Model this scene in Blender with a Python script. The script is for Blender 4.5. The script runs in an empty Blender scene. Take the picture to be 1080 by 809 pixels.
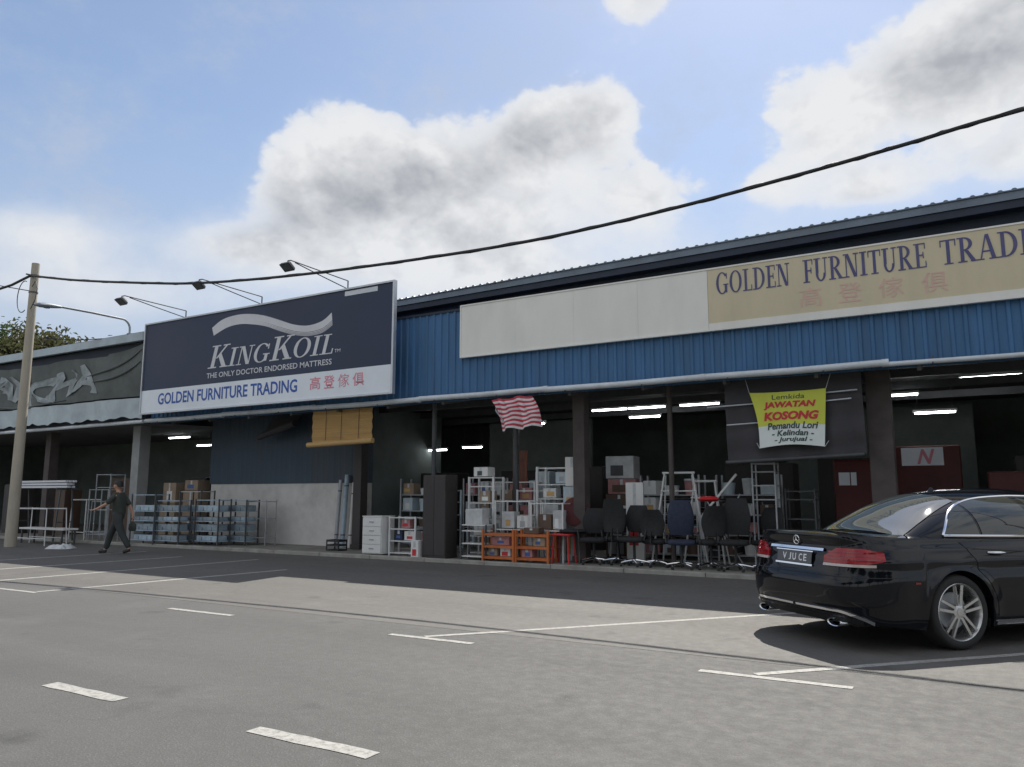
import bpy, bmesh, math, random
from mathutils import Vector, Matrix, Euler

RND = random.Random(11)
SC = bpy.context.scene
COL = SC.collection
PI = math.pi
rad = math.radians


# ------------------------------------------------------------------ helpers
class MB:
    """collects faces for ONE mesh object"""

    def __init__(s):
        s.v, s.f, s.m = [], [], []

    def add(s, vs, fs, mi=0):
        b = len(s.v)
        s.v += [tuple(v) for v in vs]
        s.f += [[i + b for i in f] for f in fs]
        s.m += [mi] * len(fs)
        return s

    def box(s, x0, y0, z0, x1, y1, z1, mi=0, mat=None):
        vs = [Vector(p) for p in ((x0, y0, z0), (x1, y0, z0), (x1, y1, z0), (x0, y1, z0), (x0, y0, z1), (x1, y0, z1), (x1, y1, z1), (x0, y1, z1))]
        if mat is not None:
            vs = [mat @ v for v in vs]
        return s.add(vs, [(0, 3, 2, 1), (4, 5, 6, 7), (0, 1, 5, 4), (1, 2, 6, 5), (2, 3, 7, 6), (3, 0, 4, 7)], mi)

    def bar(s, p, q, w, h=None, mi=0):
        h = h or w
        p, q = Vector(p), Vector(q)
        d = q - p
        M = Matrix.Translation(p) @ d.to_track_quat('X', 'Z').to_matrix().to_4x4()
        return s.box(0, -w / 2, -h / 2, d.length, w / 2, h / 2, mi, M)

    def tube(s, pts, r, n=8, mi=0, cap=True, closed=False):
        pts = [Vector(p) for p in pts]
        N = len(pts)
        rr = r if isinstance(r, (list, tuple)) else [r] * N
        rings = []
        up = None
        for i, p in enumerate(pts):
            if closed:
                t = pts[(i + 1) % N] - pts[i - 1]
            else:
                t = pts[min(i + 1, N - 1)] - pts[max(i - 1, 0)]
            t.normalize()
            if up is None:
                up = Vector((0, 0, 1)) if abs(t.z) < .9 else Vector((1, 0, 0))
            a = t.cross(up).normalized()
            b = a.cross(t).normalized()
            up = b
            rings.append([p + (a * math.cos(2 * PI * k / n) + b * math.sin(2 * PI * k / n)) * rr[i] for k in range(n)])
        vs = [v for ring in rings for v in ring]
        fs = []
        for i in range(N if closed else N - 1):
            j = (i + 1) % N
            for k in range(n):
                fs.append((i * n + k, i * n + (k + 1) % n, j * n + (k + 1) % n, j * n + k))
        if cap and not closed:
            fs.append(tuple(range(n - 1, -1, -1)))
            fs.append(tuple((N - 1) * n + k for k in range(n)))
        return s.add(vs, fs, mi)

    def lathe(s, prof, n=24, M=None, mi=0):
        """prof: (r, h) pairs around local Z, open profile"""
        M = M or Matrix()
        vs = []
        for r, h in prof:
            for k in range(n):
                a = 2 * PI * k / n
                vs.append(M @ Vector((r * math.cos(a), r * math.sin(a), h)))
        fs = []
        for i in range(len(prof) - 1):
            for k in range(n):
                fs.append((i * n + k, i * n + (k + 1) % n, (i + 1) * n + (k + 1) % n, (i + 1) * n + k))
        return s.add(vs, fs, mi)

    def grid(s, rows, mi=0, flip=False, closed=False):
        """rows: list of equal-length lists of points"""
        nr, nc = len(rows), len(rows[0])
        vs = [p for r in rows for p in r]
        fs = []
        for i in range(nr - 1):
            for j in range(nc if closed else nc - 1):
                k = (j + 1) % nc
                f = (i * nc + j, i * nc + k, (i + 1) * nc + k, (i + 1) * nc + j)
                fs.append(f[::-1] if flip else f)
        return s.add(vs, fs, mi)

    def prism(s, poly, y0, y1, mi=0, M=None):
        """poly in (x,z), counter-clockwise seen from -y; extruded y0..y1"""
        n = len(poly)
        vs = [Vector((x, y0, z)) for x, z in poly] + [Vector((x, y1, z)) for x, z in poly]
        if M is not None:
            vs = [M @ v for v in vs]
        fs = [tuple(range(n)), tuple(range(2 * n - 1, n - 1, -1))]
        for i in range(n):
            j = (i + 1) % n
            fs.append((j, i, i + n, j + n))
        return s.add(vs, fs, mi)

    def build(s, name, mats, parent=None, smooth=None, bevel=0, seg=2):
        me = bpy.data.meshes.new(name)
        me.from_pydata(s.v, [], s.f)
        if not isinstance(mats, (list, tuple)):
            mats = [mats]
        for m in mats:
            me.materials.append(m)
        me.polygons.foreach_set('material_index', s.m)
        if smooth is not None:
            me.polygons.foreach_set('use_smooth', [True] * len(me.polygons))
            me.update()
            me.set_sharp_from_angle(angle=rad(smooth))
        me.update()
        o = bpy.data.objects.new(name, me)
        COL.objects.link(o)
        if parent is not None:
            o.parent = parent
        if bevel:
            b = o.modifiers.new('edge', 'BEVEL')
            b.width = bevel
            b.segments = seg
            b.limit_method = 'ANGLE'
        return o


def tag(o, label=None, cat=None, group=None, kind=None):
    for k, v in (('label', label), ('category', cat), ('group', group), ('kind', kind)):
        if v:
            o[k] = v
    return o


def thing(name, label, cat, loc=(0, 0, 0), rz=0., group=None):
    o = bpy.data.objects.new(name, None)
    o.empty_display_size = .2
    COL.objects.link(o)
    o.location = loc
    o.rotation_euler = (0, 0, rz)
    return tag(o, label, cat, group)


def dup(o, loc=None, rz=None, label=None, group=None, parent=None, scale=None):
    c = o.copy()
    COL.objects.link(c)
    if parent is not None:
        c.parent = parent
    if loc is not None:
        c.location = loc
    if rz is not None:
        c.rotation_euler = (0, 0, rz)
    if scale is not None:
        c.scale = scale
    if label:
        c['label'] = label
    if group:
        c['group'] = group
    for ch in list(o.children):
        dup(ch, parent=c)
    return c


# ------------------------------------------------------------------ materials
def mat(name, col, rough=.6, metal=0., var=.15, scale=5., bump=0., coat=0., stretch=None, spec=None, dirt=0., dirtcol=(.12, .10, .08)):
    m = bpy.data.materials.new(name)
    m.use_nodes = True
    nt = m.node_tree
    b = nt.nodes['Principled BSDF']
    L = nt.links
    tc = nt.nodes.new('ShaderNodeTexCoord')
    mp = nt.nodes.new('ShaderNodeMapping')
    L.new(tc.outputs['Object'], mp.inputs['Vector'])
    if stretch:
        mp.inputs['Scale'].default_value = stretch
    nz = nt.nodes.new('ShaderNodeTexNoise')
    nz.inputs['Scale'].default_value = scale
    nz.inputs['Detail'].default_value = 6
    nz.inputs['Roughness'].default_value = .62
    L.new(mp.outputs[0], nz.inputs['Vector'])
    mx = nt.nodes.new('ShaderNodeMix')
    mx.data_type = 'RGBA'
    mx.inputs[6].default_value = (*[c * (1 - var) for c in col], 1)
    mx.inputs[7].default_value = (*[min(1, c * (1 + var)) for c in col], 1)
    cr = nt.nodes.new('ShaderNodeMapRange')
    cr.inputs[1].default_value = .3
    cr.inputs[2].default_value = .7
    L.new(nz.outputs['Fac'], cr.inputs[0])
    L.new(cr.outputs[0], mx.inputs[0])
    out = mx.outputs[2]
    if dirt:
        n2 = nt.nodes.new('ShaderNodeTexNoise')
        n2.inputs['Scale'].default_value = scale * .37
        n2.inputs['Detail'].default_value = 8
        n2.inputs['Roughness'].default_value = .7
        L.new(mp.outputs[0], n2.inputs['Vector'])
        r2 = nt.nodes.new('ShaderNodeMapRange')
        r2.inputs[1].default_value = .5
        r2.inputs[2].default_value = .75
        r2.inputs[4].default_value = dirt
        L.new(n2.outputs['Fac'], r2.inputs[0])
        m2 = nt.nodes.new('ShaderNodeMix')
        m2.data_type = 'RGBA'
        m2.inputs[7].default_value = (*dirtcol, 1)
        L.new(r2.outputs[0], m2.inputs[0])
        L.new(out, m2.inputs[6])
        out = m2.outputs[2]
    L.new(out, b.inputs['Base Color'])
    b.inputs['Metallic'].default_value = metal
    if rough > .12:
        rr = nt.nodes.new('ShaderNodeMapRange')
        rr.inputs[3].default_value = max(.02, rough - .1)
        rr.inputs[4].default_value = min(1, rough + .1)
        L.new(nz.outputs['Fac'], rr.inputs[0])
        L.new(rr.outputs[0], b.inputs['Roughness'])
    else:
        b.inputs['Roughness'].default_value = rough
    if coat:
        b.inputs['Coat Weight'].default_value = coat
        b.inputs['Coat Roughness'].default_value = .03
    if spec is not None:
        b.inputs['Specular IOR Level'].default_value = spec
    if bump:
        bp = nt.nodes.new('ShaderNodeBump')
        bp.inputs['Strength'].default_value = bump
        bp.inputs['Distance'].default_value = .02
        L.new(nz.outputs['Fac'], bp.inputs['Height'])
        L.new(bp.outputs[0], b.inputs['Normal'])
    return m


def emit(name, col, strength):
    m = bpy.data.materials.new(name)
    m.use_nodes = True
    nt = m.node_tree
    b = nt.nodes['Principled BSDF']
    b.inputs['Base Color'].default_value = (.8, .8, .8, 1)
    b.inputs['Emission Color'].default_value = (*col, 1)
    b.inputs['Emission Strength'].default_value = strength
    return m


def asphalt(name, base, patch, fine=1.):
    m = bpy.data.materials.new(name)
    m.use_nodes = True
    nt = m.node_tree
    b = nt.nodes['Principled BSDF']
    L = nt.links
    tc = nt.nodes.new('ShaderNodeTexCoord')

    def noise(scale, detail, rough=.6, vec=None):
        n = nt.nodes.new('ShaderNodeTexNoise')
        n.inputs['Scale'].default_value = scale
        n.inputs['Detail'].default_value = detail
        n.inputs['Roughness'].default_value = rough
        L.new(vec or tc.outputs['Object'], n.inputs['Vector'])
        return n.outputs['Fac']

    def rng(x, a, c, lo=0., hi=1.):
        r = nt.nodes.new('ShaderNodeMapRange')
        r.inputs[1].default_value, r.inputs[2].default_value = a, c
        r.inputs[3].default_value, r.inputs[4].default_value = lo, hi
        L.new(x, r.inputs[0])
        return r.outputs[0]

    def mix(f, a, c, mode='MIX'):
        x = nt.nodes.new('ShaderNodeMix')
        x.data_type = 'RGBA'
        x.blend_type = mode
        if isinstance(f, float):
            x.inputs[0].default_value = f
        else:
            L.new(f, x.inputs[0])
        for i, v in ((6, a), (7, c)):
            if isinstance(v, tuple):
                x.inputs[i].default_value = (*v, 1)
            else:
                L.new(v, x.inputs[i])
        return x.outputs[2]

    big = noise(.35, 5, .65)
    mp = nt.nodes.new('ShaderNodeMapping')
    mp.inputs['Scale'].default_value = (.12, 1.1, 1)
    L.new(tc.outputs['Object'], mp.inputs['Vector'])
    lane = noise(1.0, 4, .6, mp.outputs[0])      # long wheel-track bands
    grain = noise(95 * fine, 3, .7)
    mid = noise(9, 6, .7)
    c = mix(rng(big, .35, .68), base, patch)
    c = mix(rng(lane, .35, .7, 0, .55), c, tuple(x * .72 for x in base))
    c = mix(rng(mid, .55, .78, 0, .35), c, tuple(x * 1.35 for x in base))
    vor = nt.nodes.new('ShaderNodeTexVoronoi')
    vor.inputs['Scale'].default_value = 55 * fine
    L.new(tc.outputs['Object'], vor.inputs['Vector'])
    stone = rng(vor.outputs['Distance'], .0, .5, 1.35, .7)
    g = nt.nodes.new('ShaderNodeMath')
    g.operation = 'MULTIPLY'
    L.new(stone, g.inputs[0])
    L.new(rng(grain, .3, .7, .72, 1.28), g.inputs[1])
    cc = nt.nodes.new('ShaderNodeCombineXYZ')
    for i in range(3):
        L.new(g.outputs[0], cc.inputs[i])
    c = mix(.5, c, cc.outputs[0], 'MULTIPLY')
    # hairline cracks, only in some places
    wv = nt.nodes.new('ShaderNodeTexNoise')
    wv.inputs['Scale'].default_value = 1.6
    wv.inputs['Detail'].default_value = 6
    L.new(tc.outputs['Object'], wv.inputs['Vector'])
    va = nt.nodes.new('ShaderNodeVectorMath')
    va.operation = 'MULTIPLY_ADD'
    L.new(wv.outputs['Color'], va.inputs[0])
    va.inputs[1].default_value = (1.1, 1.1, 0)
    L.new(tc.outputs['Object'], va.inputs[2])
    ck = nt.nodes.new('ShaderNodeTexVoronoi')
    ck.feature = 'DISTANCE_TO_EDGE'
    ck.inputs['Scale'].default_value = .42
    L.new(va.outputs[0], ck.inputs['Vector'])
    line = rng(ck.outputs['Distance'], .004, .012, 1, 0)
    where = rng(noise(.23, 2, .5), .48, .60)
    mm = nt.nodes.new('ShaderNodeMath')
    mm.operation = 'MULTIPLY'
    L.new(line, mm.inputs[0])
    L.new(where, mm.inputs[1])
    m3 = nt.nodes.new('ShaderNodeMath')
    m3.operation = 'MULTIPLY'
    L.new(mm.outputs[0], m3.inputs[0])
    m3.inputs[1].default_value = .22
    c = mix(m3.outputs[0], c, (.05, .048, .045))
    # paler dusty and darker worn patches
    c = mix(rng(noise(.9, 7, .7), .55, .72, 0, .35), c, tuple(x * 1.25 for x in patch))
    c = mix(rng(noise(.6, 7, .72), .56, .7, 0, .4), c, tuple(x * .66 for x in base))
    # oil spots
    oil = noise(1.7, 3, .5)
    c = mix(rng(oil, .64, .78, 0, .6), c, (.03, .03, .03))
    L.new(c, b.inputs['Base Color'])
    L.new(rng(mid, .3, .7, .62, .85), b.inputs['Roughness'])
    bp = nt.nodes.new('ShaderNodeBump')
    bp.inputs['Strength'].default_value = .32
    bp.inputs['Distance'].default_value = .012
    L.new(g.outputs[0], bp.inputs['Height'])
    L.new(bp.outputs[0], b.inputs['Normal'])
    return m


def paint_mat():
    m = mat('worn_road_paint', (.36, .355, .33), .7, var=.12, scale=14)
    nt = m.node_tree
    L = nt.links
    b = nt.nodes['Principled BSDF']
    tc = nt.nodes.new('ShaderNodeTexCoord')
    n = nt.nodes.new('ShaderNodeTexNoise')
    n.inputs['Scale'].default_value = 22
    n.inputs['Detail'].default_value = 8
    n.inputs['Roughness'].default_value = .75
    L.new(tc.outputs['Object'], n.inputs['Vector'])
    r = nt.nodes.new('ShaderNodeMapRange')
    r.inputs[1].default_value, r.inputs[2].default_value = .47, .64
    r.inputs[4].default_value = .75
    L.new(n.outputs['Fac'], r.inputs[0])
    src = b.inputs['Base Color'].links[0].from_socket
    x = nt.nodes.new('ShaderNodeMix')
    x.data_type = 'RGBA'
    x.inputs[7].default_value = (.125, .12, .112, 1)
    L.new(r.outputs[0], x.inputs[0])
    L.new(src, x.inputs[6])
    L.new(x.outputs[2], b.inputs['Base Color'])
    return m


M = {}
M['road'] = asphalt('road_asphalt', (.092, .090, .086), (.108, .105, .100))
M['lot'] = asphalt('lot_asphalt', (.124, .118, .110), (.146, .139, .129), 1.3)
M['paint'] = paint_mat()
M['verge'] = mat('verge_soil', (.09, .10, .05), .95, var=.5, scale=.6)
M['concrete'] = mat('apron_concrete', (.24, .23, .21), .85, var=.25, scale=2.2, bump=.2, dirt=.5)
M['kerb'] = mat('kerb_concrete', (.33, .32, .29), .85, var=.25, scale=3, bump=.2, dirt=.5)
M['pole'] = mat('pole_concrete', (.42, .38, .31), .85, var=.15, scale=4, bump=.25, stretch=(1, 1, .25), dirt=.3)
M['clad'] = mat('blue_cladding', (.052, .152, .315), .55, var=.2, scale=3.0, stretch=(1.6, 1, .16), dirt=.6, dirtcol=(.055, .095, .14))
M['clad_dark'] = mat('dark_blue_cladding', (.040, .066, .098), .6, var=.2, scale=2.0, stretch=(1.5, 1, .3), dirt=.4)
M['roof'] = mat('grey_blue_roof_sheet', (.16, .20, .25), .5, metal=.2, var=.2, scale=2, dirt=.4)
M['roof_pale'] = mat('pale_roof_sheet', (.42, .50, .56), .5, var=.15, scale=2, dirt=.3)
M['dark_steel'] = mat('dark_navy_steel', (.022, .032, .055), .65, var=.25, scale=3)
M['gutter'] = mat('gutter_pvc', (.62, .66, .70), .45, var=.12, scale=2.5, dirt=.35)
M['soffit'] = mat('soffit_board', (.13, .13, .13), .85, var=.3, scale=2)
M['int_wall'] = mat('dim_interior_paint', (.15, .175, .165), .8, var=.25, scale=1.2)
M['int_floor'] = mat('shop_floor_screed', (.26, .25, .24), .6, var=.25, scale=1.5)
M['grey_wall'] = mat('grey_plaster', (.66, .64, .61), .8, var=.12, scale=1.6, bump=.1, dirt=.45, dirtcol=(.2, .18, .16))
M['col_grey'] = mat('column_plaster', (.36, .37, .37), .8, var=.15, scale=2, dirt=.4)
M['col_dark'] = mat('column_brown', (.09, .075, .07), .75, var=.25, scale=3)
M['sign_white'] = mat('sign_white', (.85, .84, .80), .6, var=.05, scale=1.4, stretch=(1, 1, .3), dirt=.3, dirtcol=(.45, .44, .42))
M['sign_cream'] = mat('sign_cream', (.66, .58, .41), .6, var=.06, scale=1.4, stretch=(1, 1, .3), dirt=.35, dirtcol=(.45, .40, .30))
M['bill_navy'] = mat('billboard_navy', (.020, .032, .078), .5, var=.14, scale=.8, dirt=.2, dirtcol=(.05, .06, .09))
M['bill_white'] = mat('billboard_white', (.80, .85, .92), .5, var=.06, scale=1)
M['letter_silver'] = mat('letter_silver', (.66, .67, .71), .5, var=.06, scale=2)
M['letter_blue'] = mat('letter_blue', (.03, .10, .42), .5, var=.1, scale=2)
M['letter_violet'] = mat('letter_violet', (.085, .085, .22), .55, var=.15, scale=2, dirt=.25, dirtcol=(.25, .22, .25))
M['letter_red'] = mat('letter_red_faded', (.75, .26, .34), .55, var=.15, scale=3, dirt=.4, dirtcol=(.75, .55, .58))
M['letter_pink'] = mat('letter_pink_faded', (.70, .47, .40), .55, var=.06, scale=3)
M['frame_alu'] = mat('sign_frame_aluminium', (.55, .57, .6), .4, metal=.6, var=.1, scale=4)
M['cable'] = mat('black_cable', (.025, .026, .03), .6, var=.2, scale=6)
M['lamp_dark'] = mat('lamp_housing_dark', (.03, .034, .04), .5, var=.2, scale=5)
M['lamp_grey'] = mat('lamp_housing_grey', (.25, .28, .31), .5, var=.15, scale=5)
M['lamp_glass'] = mat('lamp_glass', (.10, .11, .12), .15, var=.05, scale=4)
M['canvas'] = mat('olive_canvas', (.115, .13, .13), .8, var=.2, scale=2.2, bump=.4, dirt=.4, dirtcol=(.15, .17, .17))
M['canvas_pale'] = mat('pale_canvas', (.46, .53, .57), .7, var=.15, scale=2, bump=.2, dirt=.4, dirtcol=(.25, .28, .32))
M['tarp'] = mat('dark_tarp', (.058, .055, .062), .75, var=.2, scale=2, bump=.3)
M['ban_yellow'] = mat('banner_yellow', (.66, .70, .09), .65, var=.06, scale=3)
M['ban_white'] = mat('banner_white', (.78, .84, .82), .65, var=.06, scale=3)
M['ban_red'] = mat('banner_red', (.62, .04, .06), .6, var=.1, scale=4)
M['ban_ink'] = mat('banner_dark_ink', (.04, .07, .07), .6, var=.1, scale=4)
M['flag_red'] = mat('flag_red', (.50, .055, .085), .8, var=.15, scale=6)
M['flag_white'] = mat('flag_white', (.72, .68, .70), .8, var=.1, scale=6)
M['canvas_letter'] = mat('faded_canvas_letter', (.30, .34, .36), .75, var=.35, scale=3, bump=.3, dirt=.6, dirtcol=(.13, .15, .15))
M['bamboo'] = mat('yellow_bamboo', (.56, .36, .15), .7, var=.18, scale=4, stretch=(.3, 1, 12))
M['white_metal'] = mat('white_enamel_tube', (.72, .73, .72), .45, var=.08, scale=6, dirt=.15)
M['grey_metal'] = mat('grey_tube', (.38, .40, .42), .45, metal=.3, var=.15, scale=6)
M['dark_metal'] = mat('dark_tube', (.07, .075, .08), .5, var=.2, scale=6)
M['chrome'] = mat('chrome', (.85, .86, .88), .08, metal=1, var=.03, scale=8)
M['shelf_blue'] = mat('pale_blue_shelf_film', (.36, .46, .54), .4, var=.25, scale=5)
M['white_lam'] = mat('white_laminate', (.74, .74, .72), .4, var=.06, scale=3, dirt=.15)
M['pale_blue_lam'] = mat('pale_blue_laminate', (.48, .58, .63), .4, var=.1, scale=3)
M['pack_film'] = mat('grey_pack_film', (.24, .30, .34), .35, var=.4, scale=7)
M['dark_brown'] = mat('dark_brown_laminate', (.045, .038, .038), .55, var=.25, scale=3, stretch=(1, 1, .2))
M['mid_brown'] = mat('brown_laminate', (.11, .07, .05), .55, var=.25, scale=3, stretch=(1, 1, .2))
M['orange_wood'] = mat('orange_varnished_wood', (.50, .14, .035), .4, var=.25, scale=5, stretch=(1, 1, .3))
M['carton'] = mat('brown_carton', (.33, .25, .18), .85, var=.15, scale=4)
M['pinkpack'] = mat('pink_packaging', (.42, .20, .20), .7, var=.3, scale=5)
M['clear_plastic'] = mat('milky_plastic_wrap', (.55, .57, .58), .35, var=.2, scale=5)
M['red_plastic'] = mat('red_plastic', (.55, .03, .035), .4, var=.12, scale=4)
M['black_fabric'] = mat('black_upholstery', (.022, .023, .025), .8, var=.3, scale=20, bump=.2)
M['blue_fabric'] = mat('dark_blue_upholstery', (.03, .04, .075), .8, var=.3, scale=20, bump=.2)
M['black_plastic'] = mat('black_plastic', (.025, .026, .028), .5, var=.2, scale=6)
M['blue_plastic'] = mat('blue_plastic', (.05, .12, .33), .45, var=.15, scale=5)
M['tube_light'] = emit('fluorescent_tube', (.93, .97, 1.), 11.)
M['dark_cloth'] = mat('dark_green_cloth', (.050, .060, .052), .85, var=.2, scale=8, bump=.2)
M['trouser'] = mat('dark_trouser_cloth', (.042, .048, .048), .85, var=.2, scale=8, bump=.2)
M['skin'] = mat('skin', (.52, .29, .20), .55, var=.1, scale=10)
M['hair'] = mat('black_hair', (.015, .014, .014), .6, var=.3, scale=30)
M['shoe'] = mat('dark_shoe', (.03, .028, .026), .6, var=.2, scale=10)
M['leaf_a'] = mat('leaf_olive', (.085, .088, .038), .6, var=.45, scale=.8)
M['leaf_b'] = mat('leaf_green', (.05, .085, .03), .6, var=.45, scale=.8)
M['bark'] = mat('bark', (.12, .09, .065), .9, var=.3, scale=5, bump=.4)
# car
M['car_paint'] = mat('black_car_paint', (.005, .006, .009), .05, var=.1, scale=2, spec=.42)
M['car_glass'] = mat('tinted_car_glass', (.014, .02, .021), .03, var=.05, scale=2, spec=.9)
M['car_black'] = mat('car_black_trim', (.010, .010, .011), .6, var=.2, scale=6)
M['rear_glass'] = mat('pale_rear_glass', (.050, .062, .068), .03, var=.15, scale=2, spec=1., coat=.6)  # base colour lightened to stand in for pale sky reflection and dust
M['tyre'] = mat('tyre_rubber', (.022, .022, .022), .8, var=.2, scale=12, bump=.1)
M['alloy'] = mat('alloy_rim', (.58, .58, .57), .28, metal=.85, var=.08, scale=8)
M['lens_red'] = mat('red_lamp_lens', (.32, .008, .013), .2, var=.2, scale=14, coat=.3)
M['lens_deep'] = mat('deep_red_lamp_band', (.22, .006, .012), .12, var=.1, scale=9, coat=.8)
M['lens_clear'] = mat('clear_lamp_lens', (.52, .44, .42), .2, var=.1, scale=9, coat=.8)
M['plate'] = mat('number_plate_black', (.02, .022, .026), .15, var=.1, scale=6, coat=.6)
M['plate_char'] = mat('number_plate_white', (.78, .80, .82), .4, var=.04, scale=6)


for k in ('leaf_a', 'leaf_b'):
    nt_ = M[k].node_tree
    pb = nt_.nodes['Principled BSDF']
    tr_ = nt_.nodes.new('ShaderNodeBsdfTranslucent')
    nt_.links.new(pb.inputs['Base Color'].links[0].from_socket, tr_.inputs['Color'])
    ms = nt_.nodes.new('ShaderNodeMixShader')
    ms.inputs[0].default_value = .45
    nt_.links.new(pb.outputs[0], ms.inputs[1])
    nt_.links.new(tr_.outputs[0], ms.inputs[2])
    nt_.links.new(ms.outputs[0], nt_.nodes['Material Output'].inputs['Surface'])


# ------------------------------------------------------------------ lettering
def text_geo(body, offset=0., shear=0., spacing=1.):
    cu = bpy.data.curves.new('lettering_curve', 'FONT')
    cu.body = body
    cu.size = 1
    cu.offset = offset
    cu.shear = shear
    cu.space_character = spacing
    cu.resolution_u = 3
    o = bpy.data.objects.new('lettering_curve', cu)
    COL.objects.link(o)
    dg = bpy.context.evaluated_depsgraph_get()
    me = bpy.data.meshes.new_from_object(o.evaluated_get(dg))
    vs = [(v.co.x, v.co.y) for v in me.vertices]
    fs = [tuple(p.vertices) for p in me.polygons]
    bpy.data.objects.remove(o)
    bpy.data.curves.remove(cu)
    bpy.data.meshes.remove(me)
    return vs, fs


def fit(vs, x0, x1, z0, z1, y, skew=0.):
    ax, bx = min(v[0] for v in vs), max(v[0] for v in vs)
    az, bz = min(v[1] for v in vs), max(v[1] for v in vs)
    out = []
    for x, z in vs:
        u = (x - ax) / (bx - ax)
        w = (z - az) / (bz - az)
        out.append((x0 + (x1 - x0) * u, y, z0 + (z1 - z0) * w + skew * u))
    return out


def words(mb, body, x0, x1, z0, z1, y, offset=0., shear=0., mi=0, skew=0.):
    vs, fs = text_geo(body, offset, shear)
    if vs:
        mb.add(fit(vs, x0, x1, z0, z1, y, skew), fs, mi)


# roman capitals built from strokes
def _rect(a, b, c, d):
    return [(a, b), (c, b), (c, d), (a, d)]


def _arc(cx, cz, rx, rz, ix, iz, a0, a1, n=18):
    qs = []
    for i in range(n):
        a, b = rad(a0 + (a1 - a0) * i / n), rad(a0 + (a1 - a0) * (i + 1) / n)
        qs.append([(cx + ix * math.cos(a), cz + iz * math.sin(a)), (cx + rx * math.cos(a), cz + rz * math.sin(a)),
                   (cx + rx * math.cos(b), cz + rz * math.sin(b)), (cx + ix * math.cos(b), cz + iz * math.sin(b))])
    return qs


def glyph(c):
    st = [_rect(.12, .05, .28, .95)]
    sb, stp = _rect(0, 0, .4, .05), _rect(0, .95, .4, 1)
    if c == 'I':
        return st + [sb, stp], .46
    if c == 'L':
        return st + [stp, _rect(0, 0, .56, .05), _rect(.56, 0, .62, .26)], .68
    if c == 'D':
        return st + [_rect(0, 0, .3, .05), _rect(0, .95, .3, 1)] + _arc(.3, .5, .5, .5, .33, .44, -90, 90), .88
    if c == 'O':
        return _arc(.42, .5, .42, .51, .25, .46, 0, 360, 28), .92
    if c == 'G':
        return _arc(.42, .5, .42, .51, .25, .46, 40, 312, 22) + [_rect(.6, .06, .76, .40), _rect(.5, .40, .86, .45), _rect(.7, .68, .76, .95)], .94
    if c == 'E':
        return st + [_rect(0, 0, .58, .05), _rect(0, .95, .56, 1), _rect(.28, .48, .46, .54), _rect(.46, .38, .51, .64), _rect(.58, 0, .63, .26), _rect(.56, .76, .61, 1)], .70
    if c == 'F':
        return st + [sb, _rect(0, .95, .54, 1), _rect(.28, .48, .46, .54), _rect(.46, .38, .51, .64), _rect(.54, .76, .59, 1)], .66
    if c == 'N':
        return [_rect(.12, .05, .18, .95), _rect(.68, .05, .74, .95), [(.56, 0), (.74, 0), (.3, 1), (.12, 1)], _rect(0, 0, .3, .05), _rect(0, .95, .12, 1), _rect(.56, .95, .86, 1)], .92
    if c == 'U':
        return [_rect(.1, .34, .26, .95), _rect(.62, .34, .68, .95), _rect(0, .95, .38, 1), _rect(.52, .95, .8, 1)] + _arc(.39, .34, .29, .35, .16, .28, 180, 360, 12), .86
    if c == 'R':
        return st + [sb, _rect(0, .95, .3, 1), [(.3, .47), (.46, .47), (.76, .05), (.56, .05)], _rect(.54, 0, .86, .05)] + _arc(.28, .73, .38, .27, .22, .22, -90, 90, 12), .86
    if c == 'T':
        return [_rect(.27, .05, .43, .94), _rect(0, .94, .7, 1), _rect(.15, 0, .55, .05), _rect(0, .72, .05, .94), _rect(.65, .72, .7, .94)], .76
    if c == 'A':
        return [[(.1, .05), (.16, .05), (.42, 1), (.36, 1)], [(.58, .05), (.76, .05), (.5, 1), (.36, 1)], _rect(.22, .3, .6, .36), _rect(0, 0, .27, .05), _rect(.47, 0, .87, .05)], .88
    if c == 'K':
        return st + [sb, stp, [(.28, .42), (.36, .42), (.72, .95), (.63, .95)], [(.36, .56), (.5, .64), (.84, .05), (.64, .05)], _rect(.52, .95, .84, 1), _rect(.56, 0, .92, .05)], .94
    return [], .45


def roman(mb, body, x0, x1, z0, z1, y, italic=0., small=None, mi=0, skew=0.):
    """serif capitals; small = height factor of letters that are not big"""
    x, polys = 0., []
    for i, c in enumerate(body):
        k = 1. if small is None or i in small[1] else small[0]
        g, adv = glyph(c)
        for p in g:
            polys.append([(x + k * (px + italic * pz), k * pz) for px, pz in p])
        x += adv * k
    flat = [q for p in polys for q in p]
    ax, bx = min(q[0] for q in flat), max(q[0] for q in flat)
    az, bz = min(q[1] for q in flat), max(q[1] for q in flat)
    for i, p in enumerate(polys):
        yy = y - .0004 * (i % 12)
        mb.add([(x0 + (x1 - x0) * (px - ax) / (bx - ax), yy, z0 + (z1 - z0) * (pz - az) / (bz - az) + skew * (px - ax) / (bx - ax)) for px, pz in p], [tuple(range(len(p)))], mi)


# ------------------------------------------------------------------ setting: ground, road, lot, markings
def sheet(name, x0, x1, y0, y1, z, m):
    b = MB()
    b.add([(x0, y0, z), (x1, y0, z), (x1, y1, z), (x0, y1, z)], [(0, 1, 2, 3)])
    return tag(b.build(name, m), kind='structure')


sheet('ground', -400, 400, -400, 400, -.012, M['verge'])
sheet('road', -120, 120, -3.6, 6.9, -.004, M['road'])
sheet('parking_lot', -120, 120, 6.9, 13.32, -.002, M['lot'])
# apron slab with a kerb face
b = MB()
b.box(-40, 13.46, -.05, 12, 26.2, .055)
tag(b.build('apron_slab', M['concrete']), kind='structure')
b = MB()
x = -40.
while x < 12:
    b.box(x, 13.32, -.05, x + 1.49, 13.455, .075 + RND.uniform(-.004, .004))
    x += 1.5
tag(b.build('kerb', M['kerb'], bevel=.012), kind='structure')


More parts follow.
